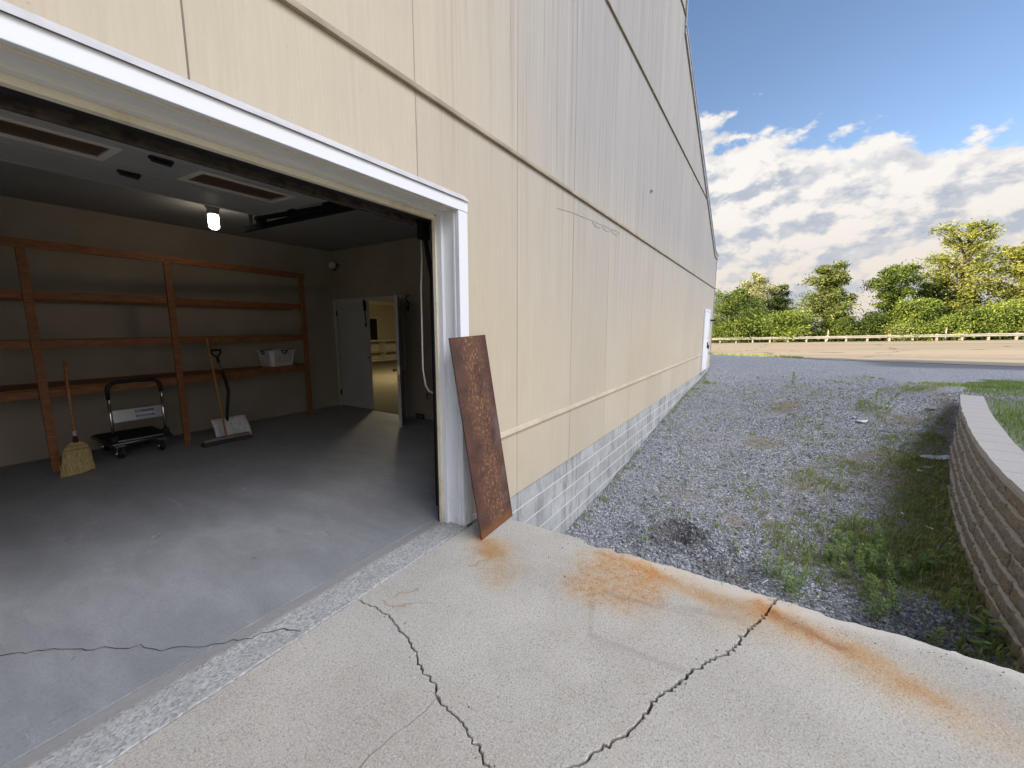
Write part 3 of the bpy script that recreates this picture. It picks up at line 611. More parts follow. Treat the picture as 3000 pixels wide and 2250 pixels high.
# carpeted hall seen through the inner doorway
CARP=simple('hall_carpet',(.17,.145,.085),.95,var=.15,sc=30); HALL=simple('hall_wall_paint',(.58,.51,.34),.8,var=.05,sc=1)
B(MB().box(5.0,17.9,2.2,17.5,-.1,.004),'hall_floor',CARP)
m=MB().box(5.11,17.9,15.8,15.9,0,3.2).box(14.6,14.7,9.0,15.8,0,3.2); B(m,'hall_wall',HALL)
B(MB().box(5.11,17.9,2.2,15.9,2.78,2.9),'hall_ceiling',simple('hall_ceiling_paint',(.72,.70,.62),.8,var=.04))
B(MB().box(5.11,14.6,15.74,15.80,2.62,2.78),'crown_moulding',simple('cream_moulding',(.75,.70,.55),.6,var=.04))
# side entrance at the far end of the wall
EW=dusty_white('white_door_paint',(.78,.79,.82),(.62,.62,.62),.6,.9)
fd=B(MB().box(15.66,16.88,1.972,1.999,.012,2.13),'door',EW); fd['label']='white side entrance door at the far end'; LOC[fd.name]=LOC[b.name]
m=MB().box(15.56,15.655,1.955,1.998,-.02,2.21).box(16.885,16.975,1.955,1.998,-.02,2.21).box(15.655,16.885,1.955,1.998,2.135,2.21); m.build('door_frame',EW,fd)
m=MB().box(16.64,16.72,1.94,1.973,.80,1.02).box(16.66,16.70,1.90,1.945,.78,.92); m.build('handle',BLACK,fd)
MB().box(16.65,16.69,1.955,1.973,1.15,1.20).build('deadbolt',simple('steel_lock',(.5,.5,.5),.3,.9),fd)
MB().box(15.6,16.95,1.95,1.999,-.05,-.021).build('sill',simple('grey_sill',(.3,.3,.3),.7),fd)
t=thing('wall_lamp','small dark wall fixture jutting out beside the white side door','lamp',(17.25,1.999,1.82))
MB().box(17.20,17.32,1.975,1.999,1.76,1.88).build('back_plate',BLACK,t); MB().box(17.14,17.40,1.80,1.975,1.80,1.86).build('lamp_head',BLACK,t,bevel=.01)
t=thing('hose_tap','small metal tap sticking out of the wall beside the white side door','tap',(17.35,1.999,.55))
PIPE=simple('dull_pipe',(.35,.33,.30),.4,.6)
MB().tube([(17.35,1.999,.55),(17.35,1.86,.55),(17.35,1.83,.51)],.016,8).build('spout',PIPE,t); MB().lathe([(.035,0),(.035,.012)],(17.35,1.90,.575),(0,0,1),12).build('tap_wheel',PIPE,t)
# thin grey marks and small bits on the siding
BITS=simple('grey_wall_bits',(.36,.335,.30),.9,var=.3)
m=MB(); pts=[(4.03,2.845),(4.4,2.885),(4.75,2.905),(5.02,2.925)]
for (a,za),(c,zc) in zip(pts,pts[1:]): m.bar((a,1.9985,za),(c,1.9985,zc),.004,.006)
pts=[(5.02+1.05*i/24,2.925+.055*i/24) for i in range(25)]
for i in range(24):
    (a,za),(c,zc)=pts[i],pts[i+1]; m.bar((a,1.9985,za),(c,1.9985,zc),.004,.010)
    w0=.035*abs(math.sin(i*.39)); w1=.035*abs(math.sin((i+1)*.39)); m.bar((a,1.9985,za-.015-w0),(c,1.9985,zc-.015-w1),.004,.022)
B(m,'wall_mark',BITS)
B(MB().lathe([(.026,0),(.026,.02),(.015,.035)],(7.75,1.999,4.0),(0,-1,0),12),'vent_cap',BITS)
# ------------------------------------------------------------------ overhead door, run back under the ceiling
od=thing('garage_door','white sectional overhead door slid open and hanging under the garage ceiling','garage door',(0,3.5,2.55))
DP=simple('white_door_panel',(.36,.352,.335),.5,var=.08,sc=2); FRM=simple('cream_window_frame',(.62,.60,.50),.5,var=.06)
def zpan(y): return float(np.interp(y,[2.47,2.99,3.54,5.3],[2.455,2.70,2.757,2.828]))
tilt=math.atan(.128)
def slab(m,x0,x1,y0,y1,dz0,dz1):
    vs=[(x,y,zpan(y)+dz) for dz in (dz0,dz1) for y in (y0,y1) for x in (x0,x1)]
    return m.add(vs,[(0,2,3,1),(4,5,7,6),(0,1,5,4),(2,6,7,3),(0,4,6,2),(1,3,7,5)])
ys=[2.47,2.99,3.54,4.20,4.87]; wins=[(1.49,2.14),(.32,.975),(-.85,-.195),(-2.02,-1.365)]
for i,(y0,y1) in enumerate(zip(ys,ys[1:])):
    m=MB()
    if i==2:
        e=[-2.52]+[q for w in sorted(wins) for q in w]+[2.40]; wy0,wy1=3.74,4.06
        slab(m,-2.52,2.40,y0,wy0,0,.04); slab(m,-2.52,2.40,wy1,y1-.006,0,.04)
        for a,c in zip(e[0::2],e[1::2]): slab(m,a,c,wy0,wy1,0,.04)
    else: slab(m,-2.52,2.40,y0,y1-.006,0,.04)
    for q in (y0+.06,y1-.07):
        slab(m,-2.50,2.38,q,q+.010,-.004,.001)
    s=m.build('door_section',DP,od); LOC[s.name]=LOC[od.name]
    if i==2:
        GL=simple('brown_tinted_pane',(.085,.042,.026),.3,var=.3)
        for a,c in wins:
            f=MB(); slab(f,a-.045,c+.045,wy0-.045,wy0,-.006,.0); slab(f,a-.045,c+.045,wy1,wy1+.05,-.006,.0); slab(f,a-.045,a,wy0,wy1,-.006,.0); slab(f,c,c+.045,wy0,wy1,-.006,.0)
            f.build('window_frame',FRM,s); g=MB(); slab(g,a,c,wy0,wy1,.006,.010); g.build('window_pane',GL,s)
RUST=simple('grimy_door_seal',(.060,.046,.034),.8,var=.6,sc=14,bump=.5,bsc=50)
MB().box(-2.5,2.40,2.425,2.468,2.405,2.462).build('bottom_seal',RUST,od,bevel=.006)
for x,y in ((1.21,3.655),(1.20,4.265)):
    z=zpan(y); m=MB().tube([(x-.06,y,z-.004),(x-.05,y,z-.026),(x+.05,y,z-.032),(x+.062,y,z-.004)],.013,8); m.box(x-.065,x+.065,y-.018,y+.022,z-.016,z-.001); m.build('handle',BLACK,od)
TRK=simple('galvanised_track',(.014,.014,.015),.8,0,spec=.05)
m=MB().bar((2.455,2.75,2.668),(2.455,5.27,2.722),.035,.055)
for y in (3.1,3.6,4.2,4.83): m.box(2.405,2.47,y-.05,y+.05,2.70,zpan(y)-.002)
m.bar((2.425,3.05,zpan(3.05)-.022),(2.425,4.9,zpan(4.9)-.022),.05,.035)
m.build('track',TRK,od)
m=MB().add([(2.47,5.10,2.75),(2.47,5.06,3.06),(2.47,5.20,3.06),(2.47,5.15,2.75),(2.474,5.10,2.75),(2.474,5.06,3.06),(2.474,5.20,3.06),(2.474,5.15,2.75)],[(0,1,2,3),(7,6,5,4),(0,4,5,1),(2,6,7,3)]); m.build('track_hanger',TRK,od)
m=MB(); 
for k in range(9):
    a=k/8*PI/2; pass
m.tube([(2.455,2.75,2.668),(2.455,2.52,2.55),(2.47,2.40,2.30),(2.49,2.36,2.0),(2.49,2.36,.05)],.018,8); m.build('vertical_track',TRK,od)
m=MB().tube([(2.425,2.40,2.44),(2.50,2.40,2.44)],.03,10).box(2.42,2.50,2.38,2.44,2.30,2.45); m.build('roller_bracket',TRK,od)
# ------------------------------------------------------------------ things in the garage
def wood(name,c,sc=1,red=0):
    n=NT(name,rough=.6,spec=.3); p=n.obj(); 
    w=n.noise(n.scale(p,(3,22,22)),2.2,5,.6,.8); k=n.ss(n.voro(n.scale(p,(2.2,7,7)),1.3),.10,.03); b=n.noise(p,1.2,3)
    q=n.mix(n.ss(w,.3,.7),tuple(x*.62 for x in c),tuple(min(1,x*1.2) for x in c)); q=n.mix(n.ss(b,.35,.7,0.,.4),q,tuple(x*.6 for x in c)); q=n.mix(n.math('MULTIPLY',k,.8),q,tuple(x*.25 for x in c))
    n.col(q); return n.m
PINE=wood('stained_pine',(.27,.112,.046)); HAND=wood('varnished_handle',(.42,.20,.08))
t=thing('wooden_shelving','built in shelving of orange stained lumber along the back wall','shelves',(1.5,7.0,0))
front=[(-2.6,6.62),(-.35,6.64),(.915,6.65),(2.135,6.66),(4.09,6.95)]
def fy(x): return float(np.interp(x,[q[0] for q in front],[q[1] for q in front]))
for x,y in front[1:]: MB().box(x-.036,x+.036,y-.019,y+.019,0,2.425).build('post',PINE,t,bevel=.003)
MB().bar((-2.6,6.63,2.47),(2.12,6.66,2.47),.04,.09).build('top_rail',PINE,t,bevel=.003); MB().bar((2.122,6.66,2.47),(4.14,6.957,2.47),.04,.09).build('top_rail',PINE,t,bevel=.003)
for z,dep in ((1.97,.6),(1.44,.6),(.90,.66)):
    xs=[-2.6,-.35,.915,2.135,4.09]
    for a,c in zip(xs,xs[1:]):
        ya,yc=fy(a)+.021+.0,fy(c)+.021
        MB().bar((a+.038,ya,z-.025),(c-.038,yc,z-.025),.038,.085).build('shelf_rail',PINE,t,bevel=.003)
        if z<1.9:
            if z<1.0:
                m=MB(); q=ya+.02; w=yc+.02
                m.add([(a,q,z+.018),(c,w,z+.018),(c,7.39,z+.018),(a,7.39,z+.018),(a,q,z+.036),(c,w,z+.036),(c,7.39,z+.036),(a,7.39,z+.036)],[(3,2,1,0),(4,5,6,7),(0,1,5,4),(2,3,7,6),(1,2,6,5),(3,0,4,7)]); m.build('shelf_board',PINE,t)
    m=MB().box(-2.6,4.12,7.365,7.398,z-.07,z+.015); m.build('back_rail',PINE,t)
t=thing('ceiling_lamp','lit jar lamp with a glass cover on the garage ceiling','lamp',(2.38,5.82,3.06))
MB().lathe([(.075,0),(.075,-.03),(.062,-.045),(.062,-.105),(.050,-.11)],(2.38,5.82,3.06),n=20).build('lamp_base',simple('grey_cast_metal',(.22,.21,.20),.5,.4),t,smooth=False)
n=NT('glowing_glass_jar',(.9,.9,.85),.1); n.b.inputs['Emission Color'].default_value=(1,.90,.74,1); LAMP=n.b.inputs['Emission Strength']; LAMP.default_value=7
MB().lathe([(.046,-.11),(.056,-.13),(.056,-.235),(.05,-.262),(.03,-.278),(.0,-.284)],(2.38,5.82,3.06),n=20).build('glass_jar',n.m,t,smooth=True)
for k in range(4):
    a=PI/4+k*PI/2; MB().tube([(2.38+.060*math.cos(a),5.82+.060*math.sin(a),2.95),(2.38+.060*math.cos(a),5.82+.060*math.sin(a),2.82)],.0022,6).build('guard_bar',TRK,t)
t=thing('hall_lamp','small round ceiling lamp in the hall behind the inner door','lamp',(9.0,9.6,2.78))
n2=NT('glowing_diffuser',(.9,.85,.7),.4); n2.b.inputs['Emission Color'].default_value=(1,.85,.58,1); n2.b.inputs['Emission Strength'].default_value=42
MB().lathe([(.30,0),(.30,-.02),(.26,-.06),(.0,-.09)],(9.0,9.6,2.779),n=24).build('diffuser',n2.m,t,smooth=True)
t=thing('flood_lamp','unlit round flood lamp high in the back corner of the garage','lamp',(4.86,7.39,2.78))
GREYM=simple('dull_grey_metal',(.20,.20,.20),.4,.5)
MB().tube([(4.97,7.37,2.76),(4.93,7.32,2.77),(4.89,7.28,2.78)],.018,8).lathe([(.06,0),(.06,.02),(.03,.035)],(4.985,7.30,2.75),(-1,0,0),14).build('bracket',BLACK,t)
MB().lathe([(.03,.0),(.05,.03),(.078,.10),(.082,.13)],(4.92,7.24,2.775),(-.65,-.7,-.1),18).build('lamp_shade',GREYM,t,smooth=True)
MB().lathe([(.078,.0),(.06,.022),(.0,.034)],Vector((4.92,7.24,2.775))+Vector((-.65,-.7,-.1)).normalized()*.128,(-.65,-.7,-.1),18).build('lens',simple('frosted_lens',(.5,.5,.48),.15),t,smooth=True)
def aim(p,q): return (Vector(q)-Vector(p)).normalized()
# corn broom
t=thing('corn_broom','yellow straw broom leaning against the shelving, bristles down','broom',(1.03,6.33,0))
top=Vector((1.10,6.63,1.24)); neck=Vector((1.055,6.42,.375))
MB().tube([top,neck],[.0135,.0135],12).lathe([(.0135,0),(.010,.012),(.0,.016)],top,top-neck,12).build('handle',HAND,t,smooth=True)
MB().tube([neck+(top-neck)*.02,neck+(top-neck)*.10],.0152,12).build('paper_label',simple('faded_pink_label',(.50,.40,.38),.7,var=.4,sc=60),t,smooth=True)
MB().lathe([(.016,.03),(.020,.0),(.030,-.045)],neck,(top-neck),14).build('collar',simple('dark_wire_binding',(.05,.015,.012),.6),t,smooth=True)
def broom_head():
    n=NT('broom_straw',rough=.9,spec=.15); p=n.obj(); f=n.noise(n.scale(p,(160,60,6)),1,4,.6); z=n.sep(n.pos())[2]
    c=n.mix(n.ss(f,.3,.7),(.26,.19,.075),(.52,.40,.19))
    for h in (.305,.265): c=n.mix(n.ss(n.math('ABSOLUTE',n.math('SUBTRACT',z,h)),.007,.003,0.,.6),c,(.16,.10,.04))
    n.col(c); n.bump(f,.8,.006)
    m=MB(); prof=[(.345,.035,.022),(.325,.066,.03),(.29,.092,.034),(.22,.108,.036),(.12,.122,.036),(.0,.136,.034)]; N=40
    r=random.Random(4)
    for i,(z,hw,th) in enumerate(prof):
        s=(.375-z)/.375; cx=neck.x-.028*s*1.2; cy=neck.y-.10*s
        for k in range(N):
            a=2*PI*k/N; c,sn=math.cos(a),math.sin(a); x=hw*math.copysign(abs(c)**.7,c); y=th*math.copysign(abs(sn)**.7,sn)
            j=1+r.gauss(0,.018); zz=z+(0 if i<len(prof)-1 else r.uniform(0,.018)+.03*(x/hw))
            m.v.append((cx+x*j,cy+y*j,max(zz,.002)))
    for i in range(len(prof)-1):
        for k in range(N): k2=(k+1)%N; m.f.append((i*N+k,i*N+k2,(i+1)*N+k2,(i+1)*N+k))
    m.f+= [tuple(range(N)),tuple((len(prof)-1)*N+k for k in reversed(range(N)))]
    # loose straws
    for k in range(90):
        a=r.uniform(-1,1); x=neck.x-.034+a*.132; y=neck.y-.10+r.uniform(-.036,.036); m.tube([(x*.97+neck.x*.03,y+.03,.12),(x+r.gauss(0,.006),y+r.gauss(0,.006),.003)],.0016,4)
    m.build('bristles',n.m,t)
broom_head()
# platform cart
CH=simple('chrome_tube',(.62,.62,.62),.16,1.0,var=.1); RUB=simple('black_rubber',(.014,.014,.015),.55,var=.3); ALU=simple('brushed_aluminium',(.56,.56,.57),.32,.9,var=.12,sc=5)
t=thing('platform_cart','flat platform cart with a folding chrome handle parked by the back wall','cart',(1.65,6.9,0))
x0,x1,y0,y1,zp=1.345,1.945,6.54,7.30,.215
MB().box(x0+.02,x1-.02,y0+.02,y1-.02,zp-.035,zp-.004).build('platform',simple('black_grip_mat',(.020,.019,.018),.75,var=.5,sc=60,bump=.5,bsc=200),t)
m=MB().tube([(x0,y0+.04,zp-.018),(x0+.03,y0,zp-.018),(x1-.03,y0,zp-.018),(x1,y0+.04,zp-.018)],.021,8).tube([(x0,y0+.04,zp-.018),(x0,y1-.04,zp-.018)],.019,8).tube([(x1,y0+.04,zp-.018),(x1,y1-.04,zp-.018)],.019,8).tube([(x0,y1-.04,zp-.018),(x0+.03,y1,zp-.018),(x1-.03,y1,zp-.018),(x1,y1-.04,zp-.018)],.019,8)
m.build('bumper',simple('dark_steel_bumper',(.12,.12,.125),.25,.8),t,smooth=True)
MB().box(x0+.05,x1-.05,y0+.045,y0+.06,zp-.003,zp+.010).build('edge_strip',ALU,t)
hx0,hx1,hy=x0+.055,x1-.045,y0+.06
def arc(c,r,a0,a1,n=6): return [(c[0]+r*math.cos(a0+(a1-a0)*i/n),hy,c[1]+r*math.sin(a0+(a1-a0)*i/n)) for i in range(n+1)]
zt=.945
for hx in (hx0,hx1): MB().tube([(hx,hy,zp),(hx,hy,zt-.19)],.0145,10).build('handle_post',CH,t,smooth=True)
g=[(hx0,hy,zt-.20),(hx0,hy,zt-.10)]+arc((hx0+.10,zt-.10),.10,PI,PI/2)[1:]+arc((hx1-.10,zt-.10),.10,PI/2,0)+[(hx1,hy,zt-.17)]
MB().tube(g,.021,10).build('foam_grip',RUB,t,smooth=True)
for hx in (hx0,hx1): MB().box(hx-.032,hx+.032,hy-.035,hy+.03,zp-.002,zp+.075).build('hinge_block',RUB,t,bevel=.01)
sp=MB().box(hx0+.017,hx1-.017,hy-.006,hy+.006,.455,.605).box(hx0+.017,hx1-.017,hy-.03,hy-.0065,.455,.475).box(hx0+.017,hx1-.017,hy-.022,hy-.0065,.592,.605).build('sign_panel',ALU,t,bevel=.002); sp['label']='aluminium crossbar with a blue label'
BL=simple('blue_label',(.015,.022,.11),.4,var=.1); WL=simple('white_print',(.7,.7,.72),.5,var=.05)
xc=hx0+.30
MB().box(xc-.075,xc+.105,hy-.0085,hy-.0062,.548,.576).box(xc-.075,xc+.105,hy-.0085,hy-.0062,.492,.509).build('label',BL,sp)
m=MB(); r=random.Random(3)
for a,c,z,h in ((xc-.068,xc-.015,.562,.012),(xc-.005,xc+.098,.563,.006),(xc-.055,xc+.09,.535,.005),(xc-.055,xc+.085,.520,.005),(xc-.065,xc+.09,.500,.005)):
    q=a
    while q<c:
        w=r.uniform(.004,.009); m.box(q,min(q+w,c),hy-.0098,hy-.0087,z-h/2,z+h/2); q+=w+.0025
m.build('label_print',WL,sp)
for x,y in ((x0+.10,y0+.09),(x1-.10,y0+.09),(x0+.10,y1-.10),(x1-.10,y1-.10)):
    c=MB().box(x-.045,x+.045,y-.045,y+.045,zp-.062,zp-.036).box(x-.030,x-.026,y-.02,y+.02,.06,zp-.062).box(x+.026,x+.030,y-.02,y+.02,.06,zp-.062).build('caster',CH,t)
    MB().lathe([(.02,-.024),(.058,-.020),(.064,-.012),(.064,.012),(.058,.020),(.02,.024)],(x,y,.0645),(1,0,0),24).build('wheel',RUB,c,smooth=False)
    MB().lathe([(.012,-.045),(.012,.045)],(x,y,.0645),(1,0,0),10).build('axle_bolt',CH,c)
# snow shovel
t=thing('snow_shovel','white snow shovel with a bent black shaft leaning against the shelving','shovel',(2.62,6.5,0))
n=NT('scuffed_white_plastic',rough=.5); p=n.obj(); f=n.noise(n.scale(p,(3,3,.7)),6,5,.7); n.col(n.mix(n.ss(f,.35,.75),(.62,.62,.63),(.42,.42,.43))); WP_=n.m
m=MB(); NU,NV=13,9
org=Vector((2.53,6.66,.0)); 
def bl(u,v):   # u across, v up the blade
    x=lerp(2.41,2.405,v)+u*.44; bow=.03*math.cos((u-.5)*PI)+.006*math.sin(u*PI*9)*(.3+.7*v)
    return Vector((x,6.47-.05*u*(1-v)+.11*v**1.3+bow*.7-.02*math.sin(v*PI),.012+.285*v))
for k in (0,1):
    for j in range(NV):
        for i in range(NU): m.v.append(tuple(bl(i/(NU-1),j/(NV-1))+Vector((0,.006*k,-.002*k))))
o=NU*NV
for j in range(NV-1):
    for i in range(NU-1): a=j*NU+i; m.f+=[(a,a+1,a+NU+1,a+NU),(o+a+NU,o+a+NU+1,o+a+1,o+a)]
for i in range(NU-1): m.f+=[(i+1,i,o+i,o+i+1),((NV-1)*NU+i,(NV-1)*NU+i+1,o+(NV-1)*NU+i+1,o+(NV-1)*NU+i)]
for j in range(NV-1): m.f+=[(j*NU,(j+1)*NU,o+(j+1)*NU,o+j*NU),((j+1)*NU+NU-1,j*NU+NU-1,o+j*NU+NU-1,o+(j+1)*NU+NU-1)]
bl_o=m.build('blade',WP_,t,smooth=True)
for u in (.50,.62):
    for v in (.12,.40,.66,.92):
        q=bl(u+.03*(1-v),v); MB().lathe([(.0075,0),(.0075,.004),(.0,.005)],q+Vector((0,-.001,0)),(0,-.75,.6),8).build('rivet',BLACK,bl_o)
MB().tube([(2.60,6.575,.20),(2.615,6.585,.35),(2.66,6.595,.62),(2.665,6.597,.70),(2.645,6.60,.83),(2.612,6.605,.99)],[.019,.019,.021,.022,.021,.020],10).build('shaft',RUB,t,smooth=True)
MB().tube([(2.614,6.604,.97),(2.585,6.612,1.12)],.014,10).build('shaft_tube',GREYM,t,smooth=True)
m=MB().tube([(2.588,6.611,1.10),(2.572,6.616,1.18)],.019,10).tube([(2.572,6.616,1.17),(2.518,6.62,1.23),(2.512,6.62,1.27)],.012,8).tube([(2.572,6.616,1.17),(2.622,6.62,1.225),(2.63,6.62,1.27)],.012,8).tube([(2.508,6.62,1.275),(2.635,6.62,1.275)],.0165,10)
m.build('grip',RUB,t,smooth=True)
# push broom in front of the shovel
t=thing('push_broom','wide push broom with a long thin handle propped in front of the white shovel','broom',(2.48,6.31,0))
MB().tube([(2.465,6.60,1.45),(2.47,6.30,.06)],.0125,10).build('handle',HAND,t,smooth=True)
MB().bar((2.20,6.32,.072),(2.76,6.30,.072),.055,.035).build('head_block',wood('grey_wood_block',(.22,.19,.16)),t,bevel=.004)
n=NT('dark_bristle',rough=.9); f=n.noise(n.scale(n.obj(),(120,120,8)),1,3); n.col(n.mix(f,(.015,.015,.016),(.07,.068,.066))); n.bump(f,.8,.005)
MB().add([(2.20,6.29,.055),(2.76,6.27,.055),(2.76,6.33,.055),(2.20,6.35,.055),(2.18,6.255,.003),(2.785,6.235,.003),(2.785,6.36,.003),(2.18,6.38,.003)],[(0,1,2,3),(7,6,5,4),(0,4,5,1),(1,5,6,2),(2,6,7,3),(3,7,4,0)]).build('bristles',n.m,t)
# laundry basket
t=thing('laundry_basket','white plastic laundry basket with rows of holes standing on the lowest shelf','basket',(3.67,7.175,.937))
def basket():
    zb=.937; H=.255; R=Matrix.Rotation(math.radians(10),3,'Z'); cx,cy=3.685,7.165
    a0,b0,a1,b1=.205,.15,.242,.180; m=MB(); N=2
    def ring(t):
        a,bb=lerp(a0,a1,t),lerp(b0,b1,t); r=.05; out=[]
        for q,(sx,sy) in enumerate(((1,1),(-1,1),(-1,-1),(1,-1))):
            for k in range(5):
                an=q*PI/2+k/4*PI/2; out.append((sx*(a-r)+r*math.cos(an),sy*(bb-r)+r*math.sin(an)))
        return out
    def side(i,t):
        P=ring(t); M=len(P); return P[i%M]
    def P3(xy,z): v=R@Vector((xy[0],xy[1],0)); return (cx+v.x,cy+v.y,zb+z)
    # solid bands; between them the flat sides are broken into a lattice with open holes
    M=20; rows=[0,.10,.22,.24,.42,.46,.64,.68,.86,1.0]
    flat={4:8,9:10 if False else 8}
    def segs():
        r0=ring(0); out=[]
        for i in range(M):
            out.append(i)
        return out
    for j,(t0,t1) in enumerate(zip(rows,rows[1:])):
        hole=j in (2,4,6) or False
        hole = (t0,t1) in ((.24,.42),(.46,.64),(.68,.86))
        A_,B_=ring(t0),ring(t1)
        for i in range(M):
            i2=(i+1)%M
            longside=(i%5==4)
            k=13 if longside else 1
            for s in range(k):
                if hole and longside and s%2==1: continue
                f0,f1=s/k,(s+1)/k
                q=[(lerp(A_[i][0],A_[i2][0],f0),lerp(A_[i][1],A_[i2][1],f0),t0),(lerp(A_[i][0],A_[i2][0],f1),lerp(A_[i][1],A_[i2][1],f1),t0),(lerp(B_[i][0],B_[i2][0],f1),lerp(B_[i][1],B_[i2][1],f1),t1),(lerp(B_[i][0],B_[i2][0],f0),lerp(B_[i][1],B_[i2][1],f0),t1)]
                m.add([P3((x,y),z*H) for x,y,z in q]+[P3((x*.98,y*.975),z*H) for x,y,z in q],[(0,1,2,3),(7,6,5,4),(0,4,5,1),(1,5,6,2),(2,6,7,3),(3,7,4,0)])
    r0=ring(0); m.add([P3(q,0.002) for q in r0],[tuple(range(M))])
    rim=[P3((x*1.03,y*1.03),H) for x,y in ring(1)]; m.tube(rim+[rim[0],rim[1]],.010,6)
    bo=m.build('basket_body',simple('white_basket_plastic',(.60,.60,.60),.45,var=.05),t)
    for (hx,hy_),w in (((0,-.180),.06),((-.242,0),.05),((.242,0),.05),((0,.180),.06)):
        q=MB(); d=(1,0) if hx==0 else (0,1)
        pts=[P3((hx*1.05+d[0]*s*w,hy_*1.05+d[1]*s*w),H+.006+(-.052*(1-s*s))) for s in (-1,-.6,0,.6,1)]
        q.tube(pts,.010,6); q.tube([P3((hx*1.05+d[0]*s*w,hy_*1.05+d[1]*s*w),H+.008) for s in (-1,0,1)],.012,6); q.build('basket_grip',simple('dark_grip',(.03,.022,.02),.5),t)
basket()
# cord, hook, outlets
t=tag(MB().tube([(2.575,2.55,2.46),(2.575,2.55,2.17),(2.555,2.55,1.92),(2.553,2.55,1.63),(2.548,2.55,1.24),(2.575,2.55,1.09),(2.61,2.55,1.035),(2.66,2.55,1.012),(2.74,2.52,1.01),(2.84,2.45,1.06),(2.9,2.3,1.3),(2.9,2.2,2.0)],.0075,8).build('pull_cord',simple('white_cord',(.66,.64,.60),.7,var=.1),smooth=True),'long white cord hanging in a loop just inside the garage opening','cord')
t=tag(MB().tube([(4.995,5.27,2.13),(4.95,5.25,2.13),(4.94,5.30,2.08),(4.97,5.28,2.03),(4.97,5.275,1.95),(4.95,5.30,1.90),(4.96,5.25,1.87),(4.975,5.275,1.93)],.011,6).build('wall_hook',BLACK,smooth=True),'black metal hook on the wall right of the inner doorway','hook')
t=thing('outlet_box','grey outlet cover on the wall below the loop of white cord','outlet',(4.995,4.90,.42)); MB().box(4.985,4.999,4.86,4.94,.35,.48).build('cover_plate',simple('grey_cover_plate',(.22,.22,.21),.5),t,bevel=.003); [MB().box(4.981,4.9845,4.885,4.915,z,z+.03).build('socket',BLACK,t) for z in (.43,.37)]
t=thing('floor_vent','low black vent plate at the foot of the wall by the inner door','vent',(4.995,5.1,.04)); MB().box(4.97,4.999,5.0,5.19,.005,.085).build('vent_frame',BLACK,t); m=MB(); [m.box(4.966,4.972,5.015+k*.045,5.04+k*.045,.02,.07) for k in range(4)]; m.build('vent_louvre',GREYM,t)
SH=simple('cream_shelf_paint',(.66,.60,.44),.6,var=.05)
t=thing('hall_counter','long low cream shelf unit standing along the far end of the hall','counter',(12.8,15.3,0))
cx=np.linspace(11.0,14.55,9); cy=15.2-.16*np.clip(cx-12.6,0,3)**1.2
def sweep(name,z0,z1,dep,off=0):
    m=MB(); n=len(cx)
    for x,y in zip(cx,cy): m.v+=[(x,y+off,z0),(x,y+off,z1),(x,y+dep,z1),(x,y+dep,z0)]
    for i in range(n-1):
        for k in range(4): k2=(k+1)%4; m.f.append((i*4+k,i*4+k2,(i+1)*4+k2,(i+1)*4+k))
    m.f+=[(0,1,2,3),tuple((n-1)*4+k for k in (3,2,1,0))]; return m.build(name,SH,t)
sweep('counter_top',.92,.98,.55,-.02); sweep('shelf_board',.42,.45,.5); sweep('plinth',.0,.08,.5); sweep('back_panel',.081,.919,.50,.47)
for i in (0,2,4,6,8): MB().box(cx[i]-.02,cx[i]+.02,cy[i],cy[i]+.46,.081,.919).build('divider',SH,t)
t=thing('dark_window','tall dark window seen through the open inner doorway','window',(12.57,15.79,1.0)); MB().box(12.30,12.84,15.765,15.798,.99,1.96).build('window_pane',BLACK,t); m=MB().box(12.22,12.30,15.755,15.798,.99,2.03).box(12.84,12.92,15.755,15.798,.99,2.03).box(12.30,12.84,15.755,15.798,1.96,2.03); m.build('window_frame',SH,t)
t=tag(MB().add([(.955,3.86,.003),(.99,3.855,.012),(1.01,3.90,.018),(.975,3.905,.004),(.94,3.89,.010)],[(0,1,2,3),(0,3,4)]).build('paper_scrap',simple('green_white_paper',(.25,.36,.32),.7,var=.5,sc=60)),'small crumpled green and white scrap lying on the garage floor','litter')
